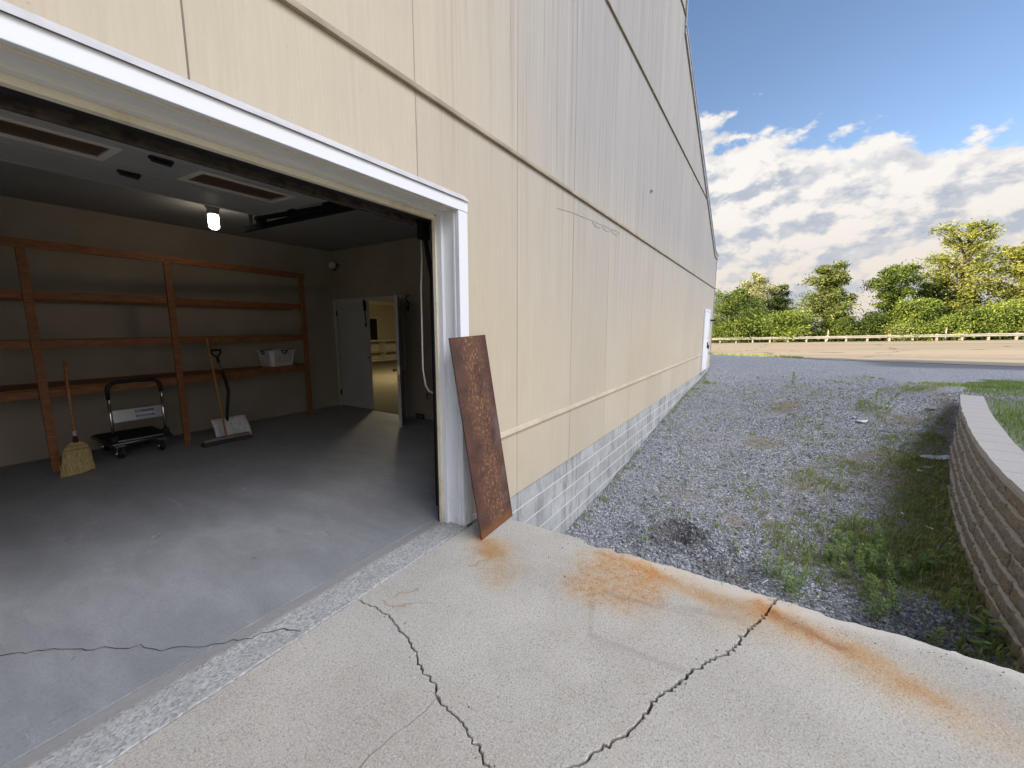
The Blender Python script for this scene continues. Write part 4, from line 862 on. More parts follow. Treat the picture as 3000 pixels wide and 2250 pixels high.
# ------------------------------------------------------------------ rusty steel plate
def plate():
    n=NT('rusty_steel',rough=.8,spec=.25); p=n.obj(); x,y,z=n.sep(p)
    a=n.noise(p,6,6,.65); f=n.noise(n.scale(p,(60,60,34)),1.0,4,.65); g=n.noise(p,90,3,.7); v=n.noise(p,2.2,4)
    c=n.mix(n.ss(a,.3,.7),(.046,.024,.020),(.092,.045,.033)); c=n.mix(n.ss(g,.45,.7,0.,.5),c,(.135,.064,.040))
    ctr=n.math('MULTIPLY',n.ss(n.math('ABSOLUTE',n.math('ADD',x,n.math('ADD',-.02,n.math('MULTIPLY',n.math('SUBTRACT',v,.5),.3)))),.20,.02),n.ss(n.math('ADD',a,v),.72,1.1))
    sp=n.ss(f,.53,.62); c=n.mix(n.math('MULTIPLY',n.math('MULTIPLY',sp,ctr),.85),c,(.37,.215,.10)); c=n.mix(n.math('MULTIPLY',ctr,.35),c,(.16,.078,.038))
    gr=n.math('MULTIPLY',n.ss(x,.05,.2),n.ss(n.noise(p,3.1,4),.48,.66)); c=n.mix(n.math('MULTIPLY',gr,.5),c,(.15,.12,.115))
    c=n.mix(n.ss(z,.10,.02,0.,.7),c,(.17,.07,.025)); c=n.mix(n.ss(n.math('ABSOLUTE',x),.205,.222,0.,.6),c,(.05,.02,.014))
    n.col(c); n.bump(n.math('ADD',f,g),.4,.003)
    t0=Vector((2.51,1.735,0.0)); lean=math.atan2(.225,1.51); roll=math.radians(-2.3)
    m=MB().box(-.222,.222,-.004,.004,0,1.545); o=m.build('steel_plate',n.m,bevel=.0012)
    o.matrix_world=Matrix.Translation(t0+Vector((0,0,.006)))@Matrix.Rotation(-lean,4,'X')@Matrix.Rotation(roll,4,'Y')
    tag(o,'tall rusty brown steel plate leaning on the white door jamb','steel plate')
plate()
# ------------------------------------------------------------------ retaining wall
def smoothpath():
    xs=np.arange(2.74,11.42,.035); P=[p[0] for p in WP]; Q=[p[1] for p in WP]
    y=np.interp(xs,P,Q); 
    for _ in range(60): y[1:-1]=(y[:-2]+2*y[1:-1]+y[2:])/4
    for _ in range(0): pass
    return xs,y
def retwall():
    xs,ysm=smoothpath(); T=np.gradient(np.stack([xs,ysm],-1),axis=0); T/=np.linalg.norm(T,axis=1)[:,None]; Nn=np.stack([-T[:,1],T[:,0]],-1)   # toward the drive
    s=np.concatenate([[0],np.cumsum(np.hypot(np.diff(xs),np.diff(ysm)))])
    n=NT('split_face_block',rough=.95,spec=.15); p=n.pos(); a=n.noise(p,22,5,.7); b=n.noise(p,3.5,4); cc=n.attr('course'); sh=n.attr('along')
    fx=n.math('FRACT',n.math('DIVIDE',sh,.42)); j=n.ss(n.math('MINIMUM',fx,n.math('SUBTRACT',1.0,fx)),.05,.015)
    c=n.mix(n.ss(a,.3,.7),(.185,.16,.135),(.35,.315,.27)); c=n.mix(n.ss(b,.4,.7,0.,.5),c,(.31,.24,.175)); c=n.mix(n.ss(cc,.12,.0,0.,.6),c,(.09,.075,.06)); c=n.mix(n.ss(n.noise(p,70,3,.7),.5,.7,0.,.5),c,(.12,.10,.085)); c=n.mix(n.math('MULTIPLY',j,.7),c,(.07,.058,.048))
    c=n.mix(n.ss(cc,.84,.95,0.,.75),c,(.50,.47,.43))  # ledge light in the colour: each course paler at top, darker at foot
    n.col(c); n.bump(a,.8,.02)
    t=thing('retaining_wall','curving brown block retaining wall with a pale cap between drive and lawn','retaining wall',(6.5,-2.1,-.8))
    K=8; h=.1475; rr=np.random.default_rng(3); along0=s
    prof=[(0,.004),(.05,.012),(.28,.013),(.52,.013),(.76,.013),(.92,.012),(.965,.007),(1.0,-.012)]
    for k in range(K):
        z0=.20-(K-k)*h; set_=-.017*k+.05
        V=[];tc=[];al=[]
        sj=(s+.21*(k%2))/.42; dj=np.abs(sj-np.round(sj))*.42; bid=np.floor(sj).astype(int)%97; boff=rr.uniform(-.006,.006,97)[bid]-.022*np.exp(-(dj/.022)**2)
        for q,(f,o) in enumerate(prof):
            nz=hnoise(s*1.0,np.full_like(s,f*.3+k),18,10+k)*.009+rr.normal(0,.005,len(s))*(q not in (0,7))
            d=set_+o+boff*(1 if q<7 else .6)+nz*(1 if q<7 else .2); V.append(np.stack([xs+Nn[:,0]*d,ysm+Nn[:,1]*d,np.full_like(s,z0+f*h)],-1)); tc.append(np.full_like(s,f)); al.append(s+.21*(k%2))
        V.append(np.stack([xs-Nn[:,0]*.20,ysm-Nn[:,1]*.20,np.full_like(s,z0+h)],-1)); tc.append(np.full_like(s,1.)); al.append(s)
        V=np.concatenate(V); n_=len(s); m_=len(prof)+1; i=np.arange(n_*m_).reshape(m_,n_)
        F=np.stack([i[:-1,:-1],i[:-1,1:],i[1:,1:],i[1:,:-1]],-1).reshape(-1,4)
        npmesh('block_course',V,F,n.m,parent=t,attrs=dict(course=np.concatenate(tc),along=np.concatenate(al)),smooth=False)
        # end face
    m=MB()
    for e in (0,-1):
        for k in range(K):
            z0=.20-(K-k)*h; d=-.017*k+.055; q=Vector((xs[e],ysm[e],0)); nv=Vector((Nn[e][0],Nn[e][1],0)); tv=Vector((T[e][0],T[e][1],0))*(.004 if e else -.004)
            m.add([tuple(q+tv+nv*d+Vector((0,0,z0))),tuple(q+tv-nv*.22+Vector((0,0,z0))),tuple(q+tv-nv*.22+Vector((0,0,z0+h))),tuple(q+tv+nv*d+Vector((0,0,z0+h)))],[(0,1,2,3)])
    m.build('end_face',simple('block_end',(.17,.14,.115),.95,var=.3,sc=20,bump=.6),t)
    CAP=NT('cap_stone',rough=.9,spec=.2); p=CAP.pos(); f=CAP.noise(p,120,3,.7); b=CAP.noise(p,2,5); CAP.col(CAP.mix(CAP.ss(f,.3,.7),CAP.mix(b,(.33,.31,.285),(.42,.395,.365)),(.47,.445,.415))); CAP.bump(f,.4,.004)
    step=.46; q=0
    while q<s[-1]-.05:
        e=min(q+step-.007,s[-1]); u=np.linspace(q,e,5); X=np.interp(u,s,xs);Yv=np.interp(u,s,ysm);NX=np.interp(u,s,Nn[:,0]);NY=np.interp(u,s,Nn[:,1])
        m=MB()
        for i in range(5):
            jit=random.gauss(0,.004)
            for d,z in ((-.03+jit,.202),(-.025+jit*.7,.24),(-.032+jit,.279),(-.335,.281),(-.335,.202)): m.v.append((X[i]+NX[i]*d,Yv[i]+NY[i]*d,z))
        for i in range(4):
            for k in range(5): k2=(k+1)%5; m.f.append((i*5+k,i*5+k2,(i+1)*5+k2,(i+1)*5+k))
        m.f+=[(0,1,2,3,4),(24,23,22,21,20)]; m.build('cap_stone',CAP.m,t); q+=step
retwall()
# ------------------------------------------------------------------ low plants
def leafmat(name,stops,trans=.35,rough=.55):
    n=NT(name,rough=rough,spec=.25); t=n.attr('tint'); c=n.ramp(t,stops); n.col(c)
    tr=n.new('ShaderNodeBsdfTranslucent'); n.put(tr.inputs[0],n.mix(1.0,c,(1.25,1.3,.7),'MULTIPLY')); mx=n.new('ShaderNodeMixShader'); mx.inputs[0].default_value=trans
    n.t.links.new(n.b.outputs[0],mx.inputs[1]); n.t.links.new(tr.outputs[0],mx.inputs[2]); n.t.links.new(mx.outputs[0],n.out.inputs[0]); return n.m
GRASS=leafmat('grass_blade',[(0,(.10,.14,.05)),(.45,(.21,.275,.09)),(.75,(.33,.375,.14)),(.9,(.42,.37,.22)),(1,(.47,.39,.27))],.35)
LAWN=leafmat('lawn_blade',[(0,(.09,.14,.04)),(.5,(.18,.26,.07)),(.85,(.28,.35,.115)),(1,(.38,.36,.18))],.3)
def blades(name,P,h,mat,tint,label,lean=.6,wid=.12):
    M=len(P); a=RNG.uniform(0,2*PI,M); ln=RNG.uniform(.1,1,M)*lean; w=np.maximum(h*wid*RNG.uniform(.6,1.3,M),.0016)
    z=gz(P[:,0],P[:,1])-.004; dx,dy=np.cos(a),np.sin(a)
    b0=np.stack([P[:,0]-dy*w/2,P[:,1]+dx*w/2,z],-1); b1=np.stack([P[:,0]+dy*w/2,P[:,1]-dx*w/2,z],-1)
    mid=np.stack([P[:,0]+dx*h*ln*.35,P[:,1]+dy*h*ln*.35,z+h*.62],-1); off=np.stack([-dy*w*.42,dx*w*.42,0*w],-1)
    tip=np.stack([P[:,0]+dx*h*ln,P[:,1]+dy*h*ln,z+h*(1-.28*ln)],-1)
    V=np.stack([b0,b1,mid-off*-1,mid-off,tip],1).reshape(-1,3); k=5*np.arange(M)[:,None]
    F=np.concatenate([k+np.array([[0,1,3]]),k+np.array([[0,3,2]]),k+np.array([[2,3,4]])])
    return tag(npmesh(name,V,F,mat,attrs=dict(tint=np.repeat(tint,5))),label,'grass',kind='stuff')
def weedy():
    pts=[];hs=[];ti=[]
    for L,hh,dens,tb in ((GREEN,.06,1700,.66),(BROWN,.035,620,.9)):
        for x,y,r,s in L:
            if x>16.8: continue
            N=min(9000,int(dens*s*r*r*6*(1 if x<9 else .5)))+10
            c=max(3,N//9); cx=x+RNG.normal(size=c)*r*.62; cy=y+RNG.normal(size=c)*r*.55; ch=RNG.uniform(.5,1.5,c); cs=RNG.uniform(.012,.05,c)
            i=RNG.integers(0,c,N); pts.append(np.stack([cx[i]+RNG.normal(size=N)*cs[i],cy[i]+RNG.normal(size=N)*cs[i]],-1)); hs.append(hh*ch[i]*RNG.uniform(.5,1.3,N)*(.6+.5*s)); ti.append(np.clip(tb+RNG.normal(size=N)*.16,0,1))
    # thin scatter of tufts all over the drive and along the wall foot
    c=900; cx=RNG.uniform(3,14,c); cy=RNG.uniform(-2.5,2.0,c); e=170; cx=np.concatenate([cx,RNG.uniform(3.4,17,e)]); cy=np.concatenate([cy,1.98-np.abs(RNG.normal(size=e))*.06]); c+=e
    wl=RNG.uniform(2.8,11,520); cx=np.concatenate([cx,wl]); cy=np.concatenate([cy,interp(wl,WP)+.07+np.abs(RNG.normal(size=520))*.28]); c+=520
    N=c*12; i=RNG.integers(0,c,N); ct=RNG.choice([.4,.55,.7,.95],c,p=[.3,.3,.2,.2]); ch=RNG.uniform(.025,.065,c)
    pts.append(np.stack([cx[i]+RNG.normal(size=N)*.028,cy[i]+RNG.normal(size=N)*.024],-1)); hs.append(ch[i]*RNG.uniform(.5,1.2,N)); ti.append(np.clip(ct[i]+RNG.normal(size=N)*.08,0,1))
    P=np.concatenate(pts);h=np.concatenate(hs);t=np.concatenate(ti)
    ok=(P[:,0]>2.78)&(P[:,1]<1.99)&(P[:,1]>interp(P[:,0],WP)+.045)|(P[:,0]>11.6)&(P[:,1]<1.99)
    ok&=np.hypot(P[:,0]-HOLE[0],P[:,1]-HOLE[1])>.16
    blades('ground_weeds',P[ok],h[ok],GRASS,t[ok],'low tufts of green and dry grass growing through the gravel drive',lean=1.0,wid=.13)
    N=52000; X=2.9+15*RNG.random(N)**1.4; Yv=interp(np.minimum(X,11.4),WP)-.36-RNG.gamma(1.3,1.6,N)
    Yv=np.where(X>11.4,-3.35-(X-11.4)*.30+.35*hnoise(X,X*0,2.2,77)-RNG.gamma(1.3,1.0,N),Yv); ok=(Yv>-11)&(X<18.4-.2*(Yv+4))
    X,Yv=X[ok],Yv[ok]; h=RNG.uniform(.035,.085,len(X))*(1+.5*hnoise(X,Yv,1.5,31)); t=np.clip(.45+.28*hnoise(X,Yv,2.5,30)+RNG.normal(size=len(X))*.14,0,1)
    blades('lawn_grass',np.stack([X,Yv],-1),h,LAWN,t,'mown green lawn on the bank behind the retaining wall',lean=.8,wid=.11)
    N=5000; Yv=RNG.uniform(-2.5,14,N); X=24.6+3.6*sm((Yv+2.5)/4.0)-np.abs(RNG.normal(size=N))*.5+.15; ok=X>25.2; blades('verge_grass',np.stack([X,Yv],-1)[ok],RNG.uniform(.06,.16,N)[ok],LAWN,np.clip(RNG.normal(.8,.15,N),0,1)[ok],'thin sunlit strip of verge grass between gravel and road',wid=.3)
weedy()
WEED=leafmat('weed_leaf',[(0,(.10,.155,.05)),(.5,(.20,.30,.085)),(1,(.34,.44,.155))],.3)
def weed(name,x,y,h,nl,label,cat,group=None,llen=.07,lw=.016,up=.7,top=True,r=None,tb=.45):
    r=r or random.Random(int(x*1000+y*77)); z=float(gz(x,y)); V=[];F=[];T=[]
    lx,ly=r.gauss(0,.10)*h,r.gauss(0,.10)*h
    def at(f): return Vector((x+lx*f*f,y+ly*f*f,z+h*f))
    # stem
    for i in range(5):
        f=i/4; c=at(f); w=.0035*(1.15-f)
        for k in range(4): V.append(tuple(c+Vector((math.cos(k*PI/2)*w,math.sin(k*PI/2)*w,0)))); T.append(.35)
    for i in range(4):
        for k in range(4): k2=(k+1)%4; F+= [(i*4+k,i*4+k2,(i+1)*4+k2),(i*4+k,(i+1)*4+k2,(i+1)*4+k)]
    for i in range(nl):
        f=.12+.88*(i+.5)/nl; f=f**.85; a=i*2.4+r.uniform(-.4,.4); el=lerp(.05,1.15,f)*up+r.uniform(-.15,.2); ln=llen*(1.15-.55*f)*r.uniform(.75,1.2)*(1 if f<.9 else .8); w=lw*r.uniform(.8,1.2)
        d=Vector((math.cos(a)*math.cos(el),math.sin(a)*math.cos(el),math.sin(el))); sd=Vector((-math.sin(a),math.cos(a),0)); o=len(V); b=at(f); dn=Vector((0,0,-ln*.22*math.cos(el)))
        V+=[tuple(q) for q in (b,b+d*ln*.45+sd*w/2,b+d*ln*.45-sd*w/2,b+d*ln+dn)]; t=min(1,max(0,tb-.25+.55*f+r.gauss(0,.1))); T+=[t]*4; F+=[(o,o+1,o+2),(o+1,o+3,o+2)]
    o=npmesh(name,np.array(V),np.array(F),WEED,attrs=dict(tint=np.array(T))); return tag(o,label,cat,group)
GW='weeds sprouting from the gravel drive'
TALL=[(5.23,-1.08),(5.39,-1.13),(5.15,-1.29),(4.9,-1.16),(4.51,-.95),(4.67,-.95),(4.88,-.79),(5.1,-.71),(4.32,-.34),(4.48,-.43),(4.38,-.3),(4.61,-.15),(4.6,-.27),(4.95,-.93),(5.06,-1.13),(5.61,-.83),(4.36,-1.05),(4.25,-.9),(5.69,-1.2)]
SMALL=[(6.1,-.02),(6.18,-.7),(6.62,-.51),(6.06,-.15),(5.65,-.23),(5.34,-.31),(5.17,-.51),(6.0,-.9),(4.99,.17),(6.68,.13),(6.74,.29),(6.85,.05),(10.27,-.41),(10.4,-.65),(10.25,-1.1),(10.05,-.95),(5.45,1.88),(7.49,1.95),(8.34,1.92),(4.58,1.06),(5.56,.99),(5.23,1.64),(5.35,.38),(5.25,-.13),(5.38,-1.46),(5.52,-1.6),(4.95,-1.35),(5.62,-1.0),(5.8,-.71),(5.85,-1.41),(4.89,.13),(4.6,1.9),(4.85,1.93),(5.05,1.9)]
for i,(x,y) in enumerate(TALL): weed('tall_weed',x,y,random.uniform(.14,.27),38,'leafy upright weed in the green patch of gravel beside the concrete slab','weed','upright weeds beside the slab',llen=.085,lw=.018,tb=.5)
for i in range(26):
    x,y=random.gauss(5.2,.42),random.gauss(-1.12,.22); weed('tall_weed',x,y,random.uniform(.10,.22),34,'leafy upright weed in the green patch of gravel beside the concrete slab','weed','upright weeds beside the slab',llen=.085,lw=.020,tb=.62)
for i,(x,y) in enumerate(SMALL): weed('small_weed',x,y,random.uniform(.05,.12),16,'small bright green weed sprouting alone from the grey gravel','weed',GW,llen=.05,lw=.013,tb=.6)
weed('tall_weed',14.02,-.64,.42,26,'lone dark upright weed out in the middle of the gravel drive','weed',llen=.15,lw=.04,up=.95,tb=.35)
weed('tall_weed',11.03,-1.97,.36,26,'dark bushy weed near the far end of the retaining wall','weed',llen=.13,lw=.04,tb=.35)
weed('broadleaf_weed',4.40,-1.60,.20,9,'broad leaved plant with large pale green leaves at the foot of the retaining wall','weed',llen=.16,lw=.055,up=.45,tb=.5)
weed('broadleaf_weed',5.45,-1.50,.12,7,'low plant with a few broad leaves in the middle of the weed patch','weed',llen=.11,lw=.045,up=.4,tb=.5)
weed('broadleaf_weed',4.22,-1.52,.08,8,'flat rosette of broad leaves at the near corner of wall and slab','weed',llen=.10,lw=.04,up=.35,tb=.45)
# litter and bits
PLA=simple('white_plastic_litter',(.70,.72,.76),.5,var=.12)
def scrap(label,x,y,l,w,rot,mat=PLA,h=.03,name='litter',seed=0):
    r=random.Random(seed or int(x*100)); m=MB(); c,s=math.cos(rot),math.sin(rot); z=float(gz(x,y))+.012; N=7
    for i in range(N):
        u=i/(N-1)-.5; ww=w*(1-.9*abs(u)**1.5)*r.uniform(.7,1.2)
        for k in (-1,0,1): a,bq=u*l,k*ww/2+r.gauss(0,w*.05); m.v.append((x+a*c-bq*s,y+a*s+bq*c,z+h*(1-abs(k))*r.uniform(.4,1)+r.uniform(0,.006)))
    for i in range(N-1):
        for k in range(2): a=i*3+k; m.f.append((a,a+3,a+4,a+1))
    return tag(m.build(name,mat),label,'litter')
scrap('long torn white plastic bag lying by the retaining wall',9.15,-2.45,.50,.20,-1.15,h=.05)
scrap('flat white scrap of paper in the middle of the gravel drive',10.41,-1.70,.24,.13,-.6,h=.015)
scrap('small crumpled white scrap behind the long torn bag, nearest the wall',8.67,-2.24,.16,.09,-.9)
scrap('tiny white shred just in front of the crumpled scrap by the wall',8.50,-2.12,.09,.06,.3)
scrap('thin white sliver of litter on bare soil in mid drive',6.78,-1.6,.07,.035,.2,h=.012)
scrap('small white crumb of litter beside the grass at the wall foot',6.47,-1.77,.07,.045,1.1)
scrap('pale green crumpled leaf of plastic at the foot of the block wall',6.55,-1.96,.09,.06,.5,simple('pale_green_plastic',(.36,.48,.42),.5),h=.02)
scrap('light tan chip of wood on bare soil by the block wall',5.0,-1.62,.06,.03,.8,simple('tan_wood_chip',(.45,.36,.25),.8),h=.01)
tag(MB().bar((4.36,-.115,float(gz(4.36,-.115))+.025),(4.45,-.165,float(gz(4.45,-.165))+.03),.009,.006).build('plastic_stick',PLA),'short thin white stick lying beside the edge of the concrete slab','litter')
def rock(x,y,r,label,c):
    bm=bmesh.new(); bmesh.ops.create_icosphere(bm,subdivisions=2,radius=r)
    rr=random.Random(int(x*999)); 
    for v in bm.verts: v.co*= rr.uniform(.82,1.15); v.co.z*=.6
    me=bpy.data.meshes.new('stone'); bm.to_mesh(me); bm.free(); me.materials.append(simple('pale_stone',c,.9,var=.25,sc=20,bump=.4)); o=bpy.data.objects.new('stone',me); COL.objects.link(o); o.location=(x,y,float(gz(x,y))+r*.35); tag(o,label,'stone')
rock(11.1,-2.8,.07,'pale stone lying near the far end of the retaining wall',(.40,.37,.33)); rock(7.4,.2,.028,'small white stone in the middle of the gravel',(.6,.6,.58)); rock(1.72,.02,.012,'tiny grey pebble in the crack of the concrete slab',(.25,.25,.25))
for pts,l in (([(4.62,.62),(4.70,.52),(4.78,.50)],'thin dry twig at the mouth of the dug hole'),([(4.52,.22),(4.44,.12),(4.42,.0)],'crooked dry twig in the trough beside the slab')):
    tag(MB().tube([(x,y,float(gz(x,y))+.02) for x,y in pts],.0035,5).build('twig',simple('dry_twig',(.28,.22,.16),.9)),l,'twig')
# ------------------------------------------------------------------ guard rail, markers, far house
GALV=simple('weathered_galvanised',(.36,.36,.33),.6,.25,var=.15,sc=2)
t=thing('guard_rail','long galvanised guard rail on short posts along the far side of the road','guard rail',(61.8,-8,0))
rz=lambda y: float(gz(62.2,y,False))
m=MB(); ys_=np.arange(-60,40.1,1.905); prof=[(0,.40),(-.05,.43),(-.085,.48),(-.05,.53),(-.015,.56),(-.05,.59),(-.085,.64),(-.05,.69),(0,.72)]; k=len(prof)
for y in ys_: m.v+=[(61.72+o,y,rz(y)+z) for o,z in prof]
for i in range(len(ys_)-1):
    for j in range(k-1): m.f.append((i*k+j,i*k+j+1,(i+1)*k+j+1,(i+1)*k+j))
rl=m.build('rail',GALV,t); sm_=rl.modifiers.new('Thick','SOLIDIFY'); sm_.thickness=.02
for y in ys_[(ys_>-31)&(ys_<9)]:
    z=rz(y); MB().box(61.74,61.90,y+.95-.09,y+.95+.09,z-.5,z+.73).build('post',GALV,t)
for y,h,c,l in ((-5.93,1.45,(.55,.53,.48),'slim pale marker post behind the guard rail, left of the tall tree trunk'),(-16.09,1.5,(.50,.50,.48),'slim pale marker post behind the guard rail on the right')):
    z=rz(y)-.6; o=thing('marker_post',l,'marker post',(62.6,y,z)); MB().box(62.58,62.63,y-.05,y+.05,z,z+h+.55).build('post',simple('marker_pale',c,.6),o); MB().box(62.565,62.579,y-.05,y+.05,z+h+.25,z+h+.5).build('reflector',simple('marker_white',(.7,.68,.62),.5),o)
o=thing('marker_post','short orange marker post behind the guard rail in the middle','marker post',(62.6,-11.44,rz(-11.4))); MB().box(62.57,62.63,-11.49,-11.39,rz(-11.4)-.5,rz(-11.4)+.95).build('post',simple('marker_orange',(.55,.13,.04),.6),o); MB().box(62.565,62.569,-11.49,-11.39,rz(-11.4)+.7,rz(-11.4)+.85).build('reflector',simple('marker_red',(.6,.2,.08),.5),o)
t=thing('far_house','grey roofed pale house half hidden behind the roadside trees','house',(118,-9.8,-1.5))
HW=simple('pale_house_wall',(.45,.43,.40),.8,var=.05); HR=simple('grey_shingles',(.13,.125,.13),.9,var=.2,sc=3)
MB().box(115.1,124,-15.5,-6.6,-1.7,-.3).build('wall',HW,t)
m=MB(); m.add([(114.7,-6.2,-.25),(114.7,-15.9,-.25),(119.5,-14.6,1.35),(119.5,-7.6,1.35),(124.4,-6.2,-.25),(124.4,-15.9,-.25)],[(0,1,2,3),(4,3,2,5),(0,3,4),(1,5,2)]); m.build('roof',HR,t)
for y in (-9,-12): MB().box(115.05,115.099,y-.5,y+.5,-1.2,-.5).build('window',simple('dark_pane',(.05,.06,.07),.2),t)
# ------------------------------------------------------------------ trees
def leaves_np(C,size,asp=1.6,droop=0.):
    M=len(C); u=RNG.normal(size=(M,3)); u[:,2]=u[:,2]*.6-droop; u/=np.linalg.norm(u,axis=1)[:,None]; w=RNG.normal(size=(M,3)); v=np.cross(u,w); v/=np.linalg.norm(v,axis=1)[:,None]
    s=size*RNG.uniform(.6,1.35,M)[:,None]; a=C-u*s*asp*.5; b=C+u*s*asp*.5; V=np.stack([a,C+v*s*.42,b,C-v*s*.42],1).reshape(-1,3); k=4*np.arange(M)[:,None]
    return V,k+np.array([[0,1,2,3]])
def lump(n,cx,cy,cz,rx,rz,kind):
    """clump centres filling a crown"""
    return None
KF=1.8
KINDS={'dense':[(0,(.022,.045,.010)),(.5,(.055,.085,.018)),(1,(.12,.14,.030))],'gold':[(0,(.045,.066,.014)),(.5,(.125,.142,.03)),(1,(.21,.205,.052))],'dark':[(0,(.016,.034,.010)),(.5,(.040,.066,.017)),(1,(.085,.105,.027))],
 'pale':[(0,(.05,.07,.03)),(.5,(.17,.18,.09)),(1,(.26,.255,.14))],'yellow':[(0,(.032,.062,.013)),(.5,(.088,.128,.026)),(1,(.165,.19,.045))],'olive':[(0,(.03,.05,.015)),(.5,(.075,.098,.028)),(1,(.135,.148,.05))]}
LM={k:leafmat('leaf_'+k,[(q,tuple(x*(KF*(1.35 if q==1 else .8 if q==0 else 1)) for x in c)) for q,c in v],.30,.6) for k,v in KINDS.items()}
BARK=simple('tree_bark',(.10,.075,.055),.95,var=.4,sc=3,bump=.5,bsc=12)
def tree(name,label,cat,x,y,ztop,rad,kind,shape='round',n=3200,leaf=.20,z0=None,asp=1.6,droop=0.,seed=1,group='trees beyond the guard rail',crown_lo=.15,gap=.25):
    n=int(n*(3.7 if shape!='feather' else 1.6)); leaf*=.80 if shape!='feather' else .85; rad*=1.2 if shape!='feather' else 1.1
    rr=np.random.default_rng(seed); g=float(gz(x,y,False)); z0=g if z0 is None else z0; H=ztop-g
    t=thing(name,label,cat,(x,y,g),group); pr=random.Random(seed)
    # branch skeleton gives the crown its uneven lobes
    tips=[]; m=MB(); tr=max(.07,H*.018)
    lean=Vector((pr.gauss(0,.04)*H,pr.gauss(0,.05)*H,0))
    def spine(f): return Vector((x,y,g))+lean*f*f+Vector((0,0,H*.93*f))
    m.tube([spine(i/6) for i in range(7)],[tr*(1.1-.95*i/6) for i in range(7)],8)
    NB={'round':22,'tall':30,'feather':34,'bush':16,'slope':16}[shape]
    for i in range(NB):
        f=crown_lo+(1-crown_lo)*((i+.5)/NB)
        if shape=='round': ext=math.sin(PI*min(1,max(.05,(f-crown_lo*.6)/(1.02-crown_lo*.6))))**.55
        elif shape=='tall': ext=(.72+.28*math.sin(f*13+seed))*(1 if f<.9 else .6)*(.72 if f<.45 else 1.0)
        elif shape=='feather': ext=.35+.65*math.sin(PI*min(1,(f-.1)/.95))**.8
        else: ext=math.sqrt(max(.05,1-((f-.25)/.8)**2))
        a=i*2.399+pr.uniform(-.5,.5); L=rad*ext*(pr.uniform(.65,1.08) if shape not in ('bush','slope') else pr.uniform(.45,1.22)); b=spine(max(.08,f-.12)); e=spine(f)+Vector((math.cos(a)*L,math.sin(a)*L,pr.uniform(-.02,.10)*H*(.6 if shape in ('round','tall') else 1) if shape!='bush' else pr.uniform(-.14,.16)*H))
        if e.z>ztop-.02*H: e.z=ztop-.02*H-pr.random()*.06*H
        mid=b.lerp(e,.55)+Vector((0,0,.04*H)); m.tube([b,mid,e],[tr*.42,tr*.25,tr*.08],5,cap=False); tips.append((b,mid,e,L))
    m.build('trunk',BARK,t)
    C=[];T=[]
    per=n//NB
    for b,mid,e,L in tips:
        ncl=max(4,int(per/38)); 
        for q in range(ncl):
            u=pr.random()**.6; c=b.lerp(mid,u*2) if u<.5 else mid.lerp(e,u*2-1); sg=max(.24,L*(.21 if shape!='feather' else .17))*pr.uniform(.7,1.25)*(1.25 if shape in('bush','slope') else 1)
            k=int(per/ncl); P=rr.normal(size=(k,3))*np.array([sg,sg,sg*.62])+np.array(c)+rr.normal(size=3)*sg*.5; tt=pr.gauss(.5,.17)
            C.append(P); T.append(np.clip(tt+rr.normal(size=k)*.14,0,1))
    C=np.concatenate(C);T=np.concatenate(T); ok=(C[:,2]>g+.05)&(C[:,2]<ztop+.15); C,T=C[ok],T[ok]
    V,F=leaves_np(C,leaf,asp,droop); npmesh('crown',V,F,LM[kind],parent=t,attrs=dict(tint=np.repeat(T,4)))
    return t
tree('leafy_tree','dense dark green tree beside the building corner, leftmost of the row','tree',66,5.0,7.1,3.6,'dense','round',5200,.21,seed=2,crown_lo=.05)
tree('leafy_tree','pale silvery tree rising behind the leftmost dark green one','tree',70,2.0,9.6,2.3,'pale','round',3600,.20,seed=3)
tree('leafy_tree','narrow dark green tree between the silvery tree and the olive one','tree',71,-.85,7.9,1.8,'dark','round',3200,.21,seed=4,crown_lo=.08)
tree('leafy_tree','light green low tree with spreading fronds in front of the silvery tree','tree',64.5,-1.2,3.5,2.5,'yellow','bush',3600,.18,asp=2.4,seed=5,crown_lo=.06)
tree('leafy_tree','thin olive tree left of the tall vine covered tree','tree',68,-4.16,6.1,2.3,'olive','feather',2600,.15,seed=6)
tree('leafy_tree','tall vine covered tree standing alone near the middle, left of the sky gap','tree',66,-6.8,10.1,2.5,'olive','tall',6500,.22,seed=8,crown_lo=.06)
tree('leafy_tree','tall dark tree just right of the round sky gap','tree',67,-12.2,9.3,2.3,'dense','tall',6000,.22,seed=9,crown_lo=.05)
tree('leafy_tree','dark tree behind the yellow green shrubs, left of the feathery giant','tree',72,-16.8,8.1,1.9,'dark','round',3000,.21,seed=10)
tree('leafy_tree','largest tree, with feathery sparse yellow green foliage at the right','tree',70,-18.6,13.9,4.2,'gold','feather',7600,.17,asp=2.6,droop=.15,seed=12,crown_lo=.25)
tree('leafy_tree','feathery yellow green tree at the right edge beside the largest one','tree',68,-23.2,11.1,2.9,'gold','feather',5600,.18,asp=2.4,droop=.15,seed=13,crown_lo=.2)
tree('leafy_tree','dark bushy tree under the feathery giant','tree',69.5,-18.9,5.7,2.6,'dark','round',3600,.20,seed=14,crown_lo=.05)
GB='shrubs behind the guard rail'
tree('shrub','very dark round shrub between the two tall trees','shrub',64.5,-10.0,3.0,1.3,'dark','bush',2400,.16,seed=20,group=GB,crown_lo=.03)
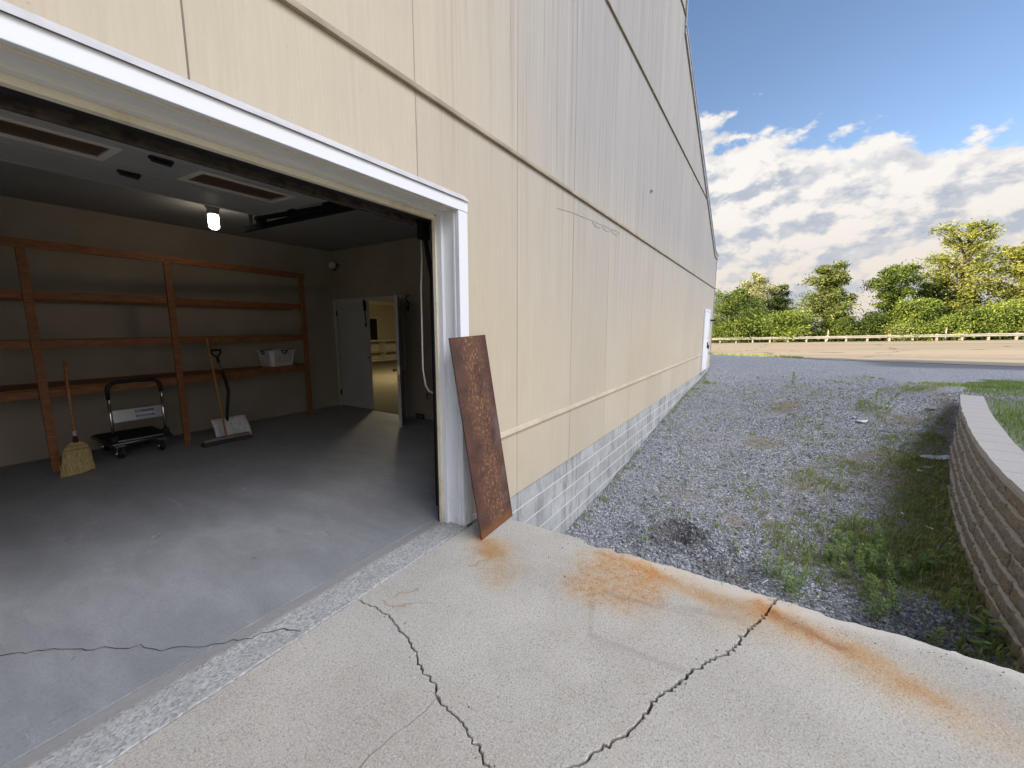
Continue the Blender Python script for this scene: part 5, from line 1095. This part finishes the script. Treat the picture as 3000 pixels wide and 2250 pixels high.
tree('shrub','large yellow green shrub sloping up to the right of the tall dark tree','shrub',65,-14.2,4.7,2.5,'yellow','bush',5200,.18,seed=21,group=GB,crown_lo=.03)
tree('shrub','small round yellow green shrub behind the right marker post','shrub',64,-16.6,2.75,1.3,'yellow','bush',2200,.16,seed=22,group=GB,crown_lo=.03)
tree('shrub','mid green shrub between two yellow green ones under the feathery giant','shrub',65,-18.5,3.5,1.5,'dense','bush',2600,.17,seed=23,group=GB,crown_lo=.03)
tree('shrub','broad yellow green shrub at the right end of the guard rail','shrub',64.5,-20.9,4.3,2.0,'yellow','bush',4600,.18,seed=24,group=GB,crown_lo=.03)
tree('shrub','tall mass of leaves at the far right edge below the feathery trees','shrub',65,-24.4,4.8,2.4,'dense','bush',4000,.19,seed=25,group=GB,crown_lo=.03)
tree('shrub','light green shrub at the foot of the leftmost dark tree','shrub',64,4.6,2.3,2.0,'yellow','bush',2600,.17,seed=26,group=GB,crown_lo=.03)
tree('shrub','low pale flowering shrub at the foot of the tall dark tree','shrub',63.8,-12.3,1.7,1.0,'pale','bush',1600,.14,seed=27,group=GB,crown_lo=.03)
tree('shrub','low olive shrub in front of the thin olive tree','shrub',64.2,-3.3,1.7,1.5,'olive','bush',1800,.16,seed=28,group=GB,crown_lo=.03)
tree('shrub','green shrub at the foot of the vine covered tree','shrub',64.5,-7.4,2.7,1.7,'dense','bush',2800,.17,seed=29,group=GB,crown_lo=.03)
tree('shrub','dark shrub filling the foot of the narrow dark tree','shrub',66.5,1.4,2.6,2.3,'dark','bush',2800,.18,seed=30,group=GB,crown_lo=.03)
def under():
    N=9000; y=RNG.uniform(-34,12,N); x=63.4+RNG.random(N)*3; h=(.25+.45*RNG.random(N))*(1+.5*hnoise(x,y,1.4,41)); C=np.stack([x,y,gz(x,y)+h*1.1],-1)
    V,F=leaves_np(C,.17,2.0); o=npmesh('undergrowth',V,F,LM['dense'],attrs=dict(tint=np.repeat(np.clip(RNG.normal(.5,.2,N),0,1),4))); tag(o,'low green undergrowth behind the guard rail','undergrowth',kind='stuff')
under()
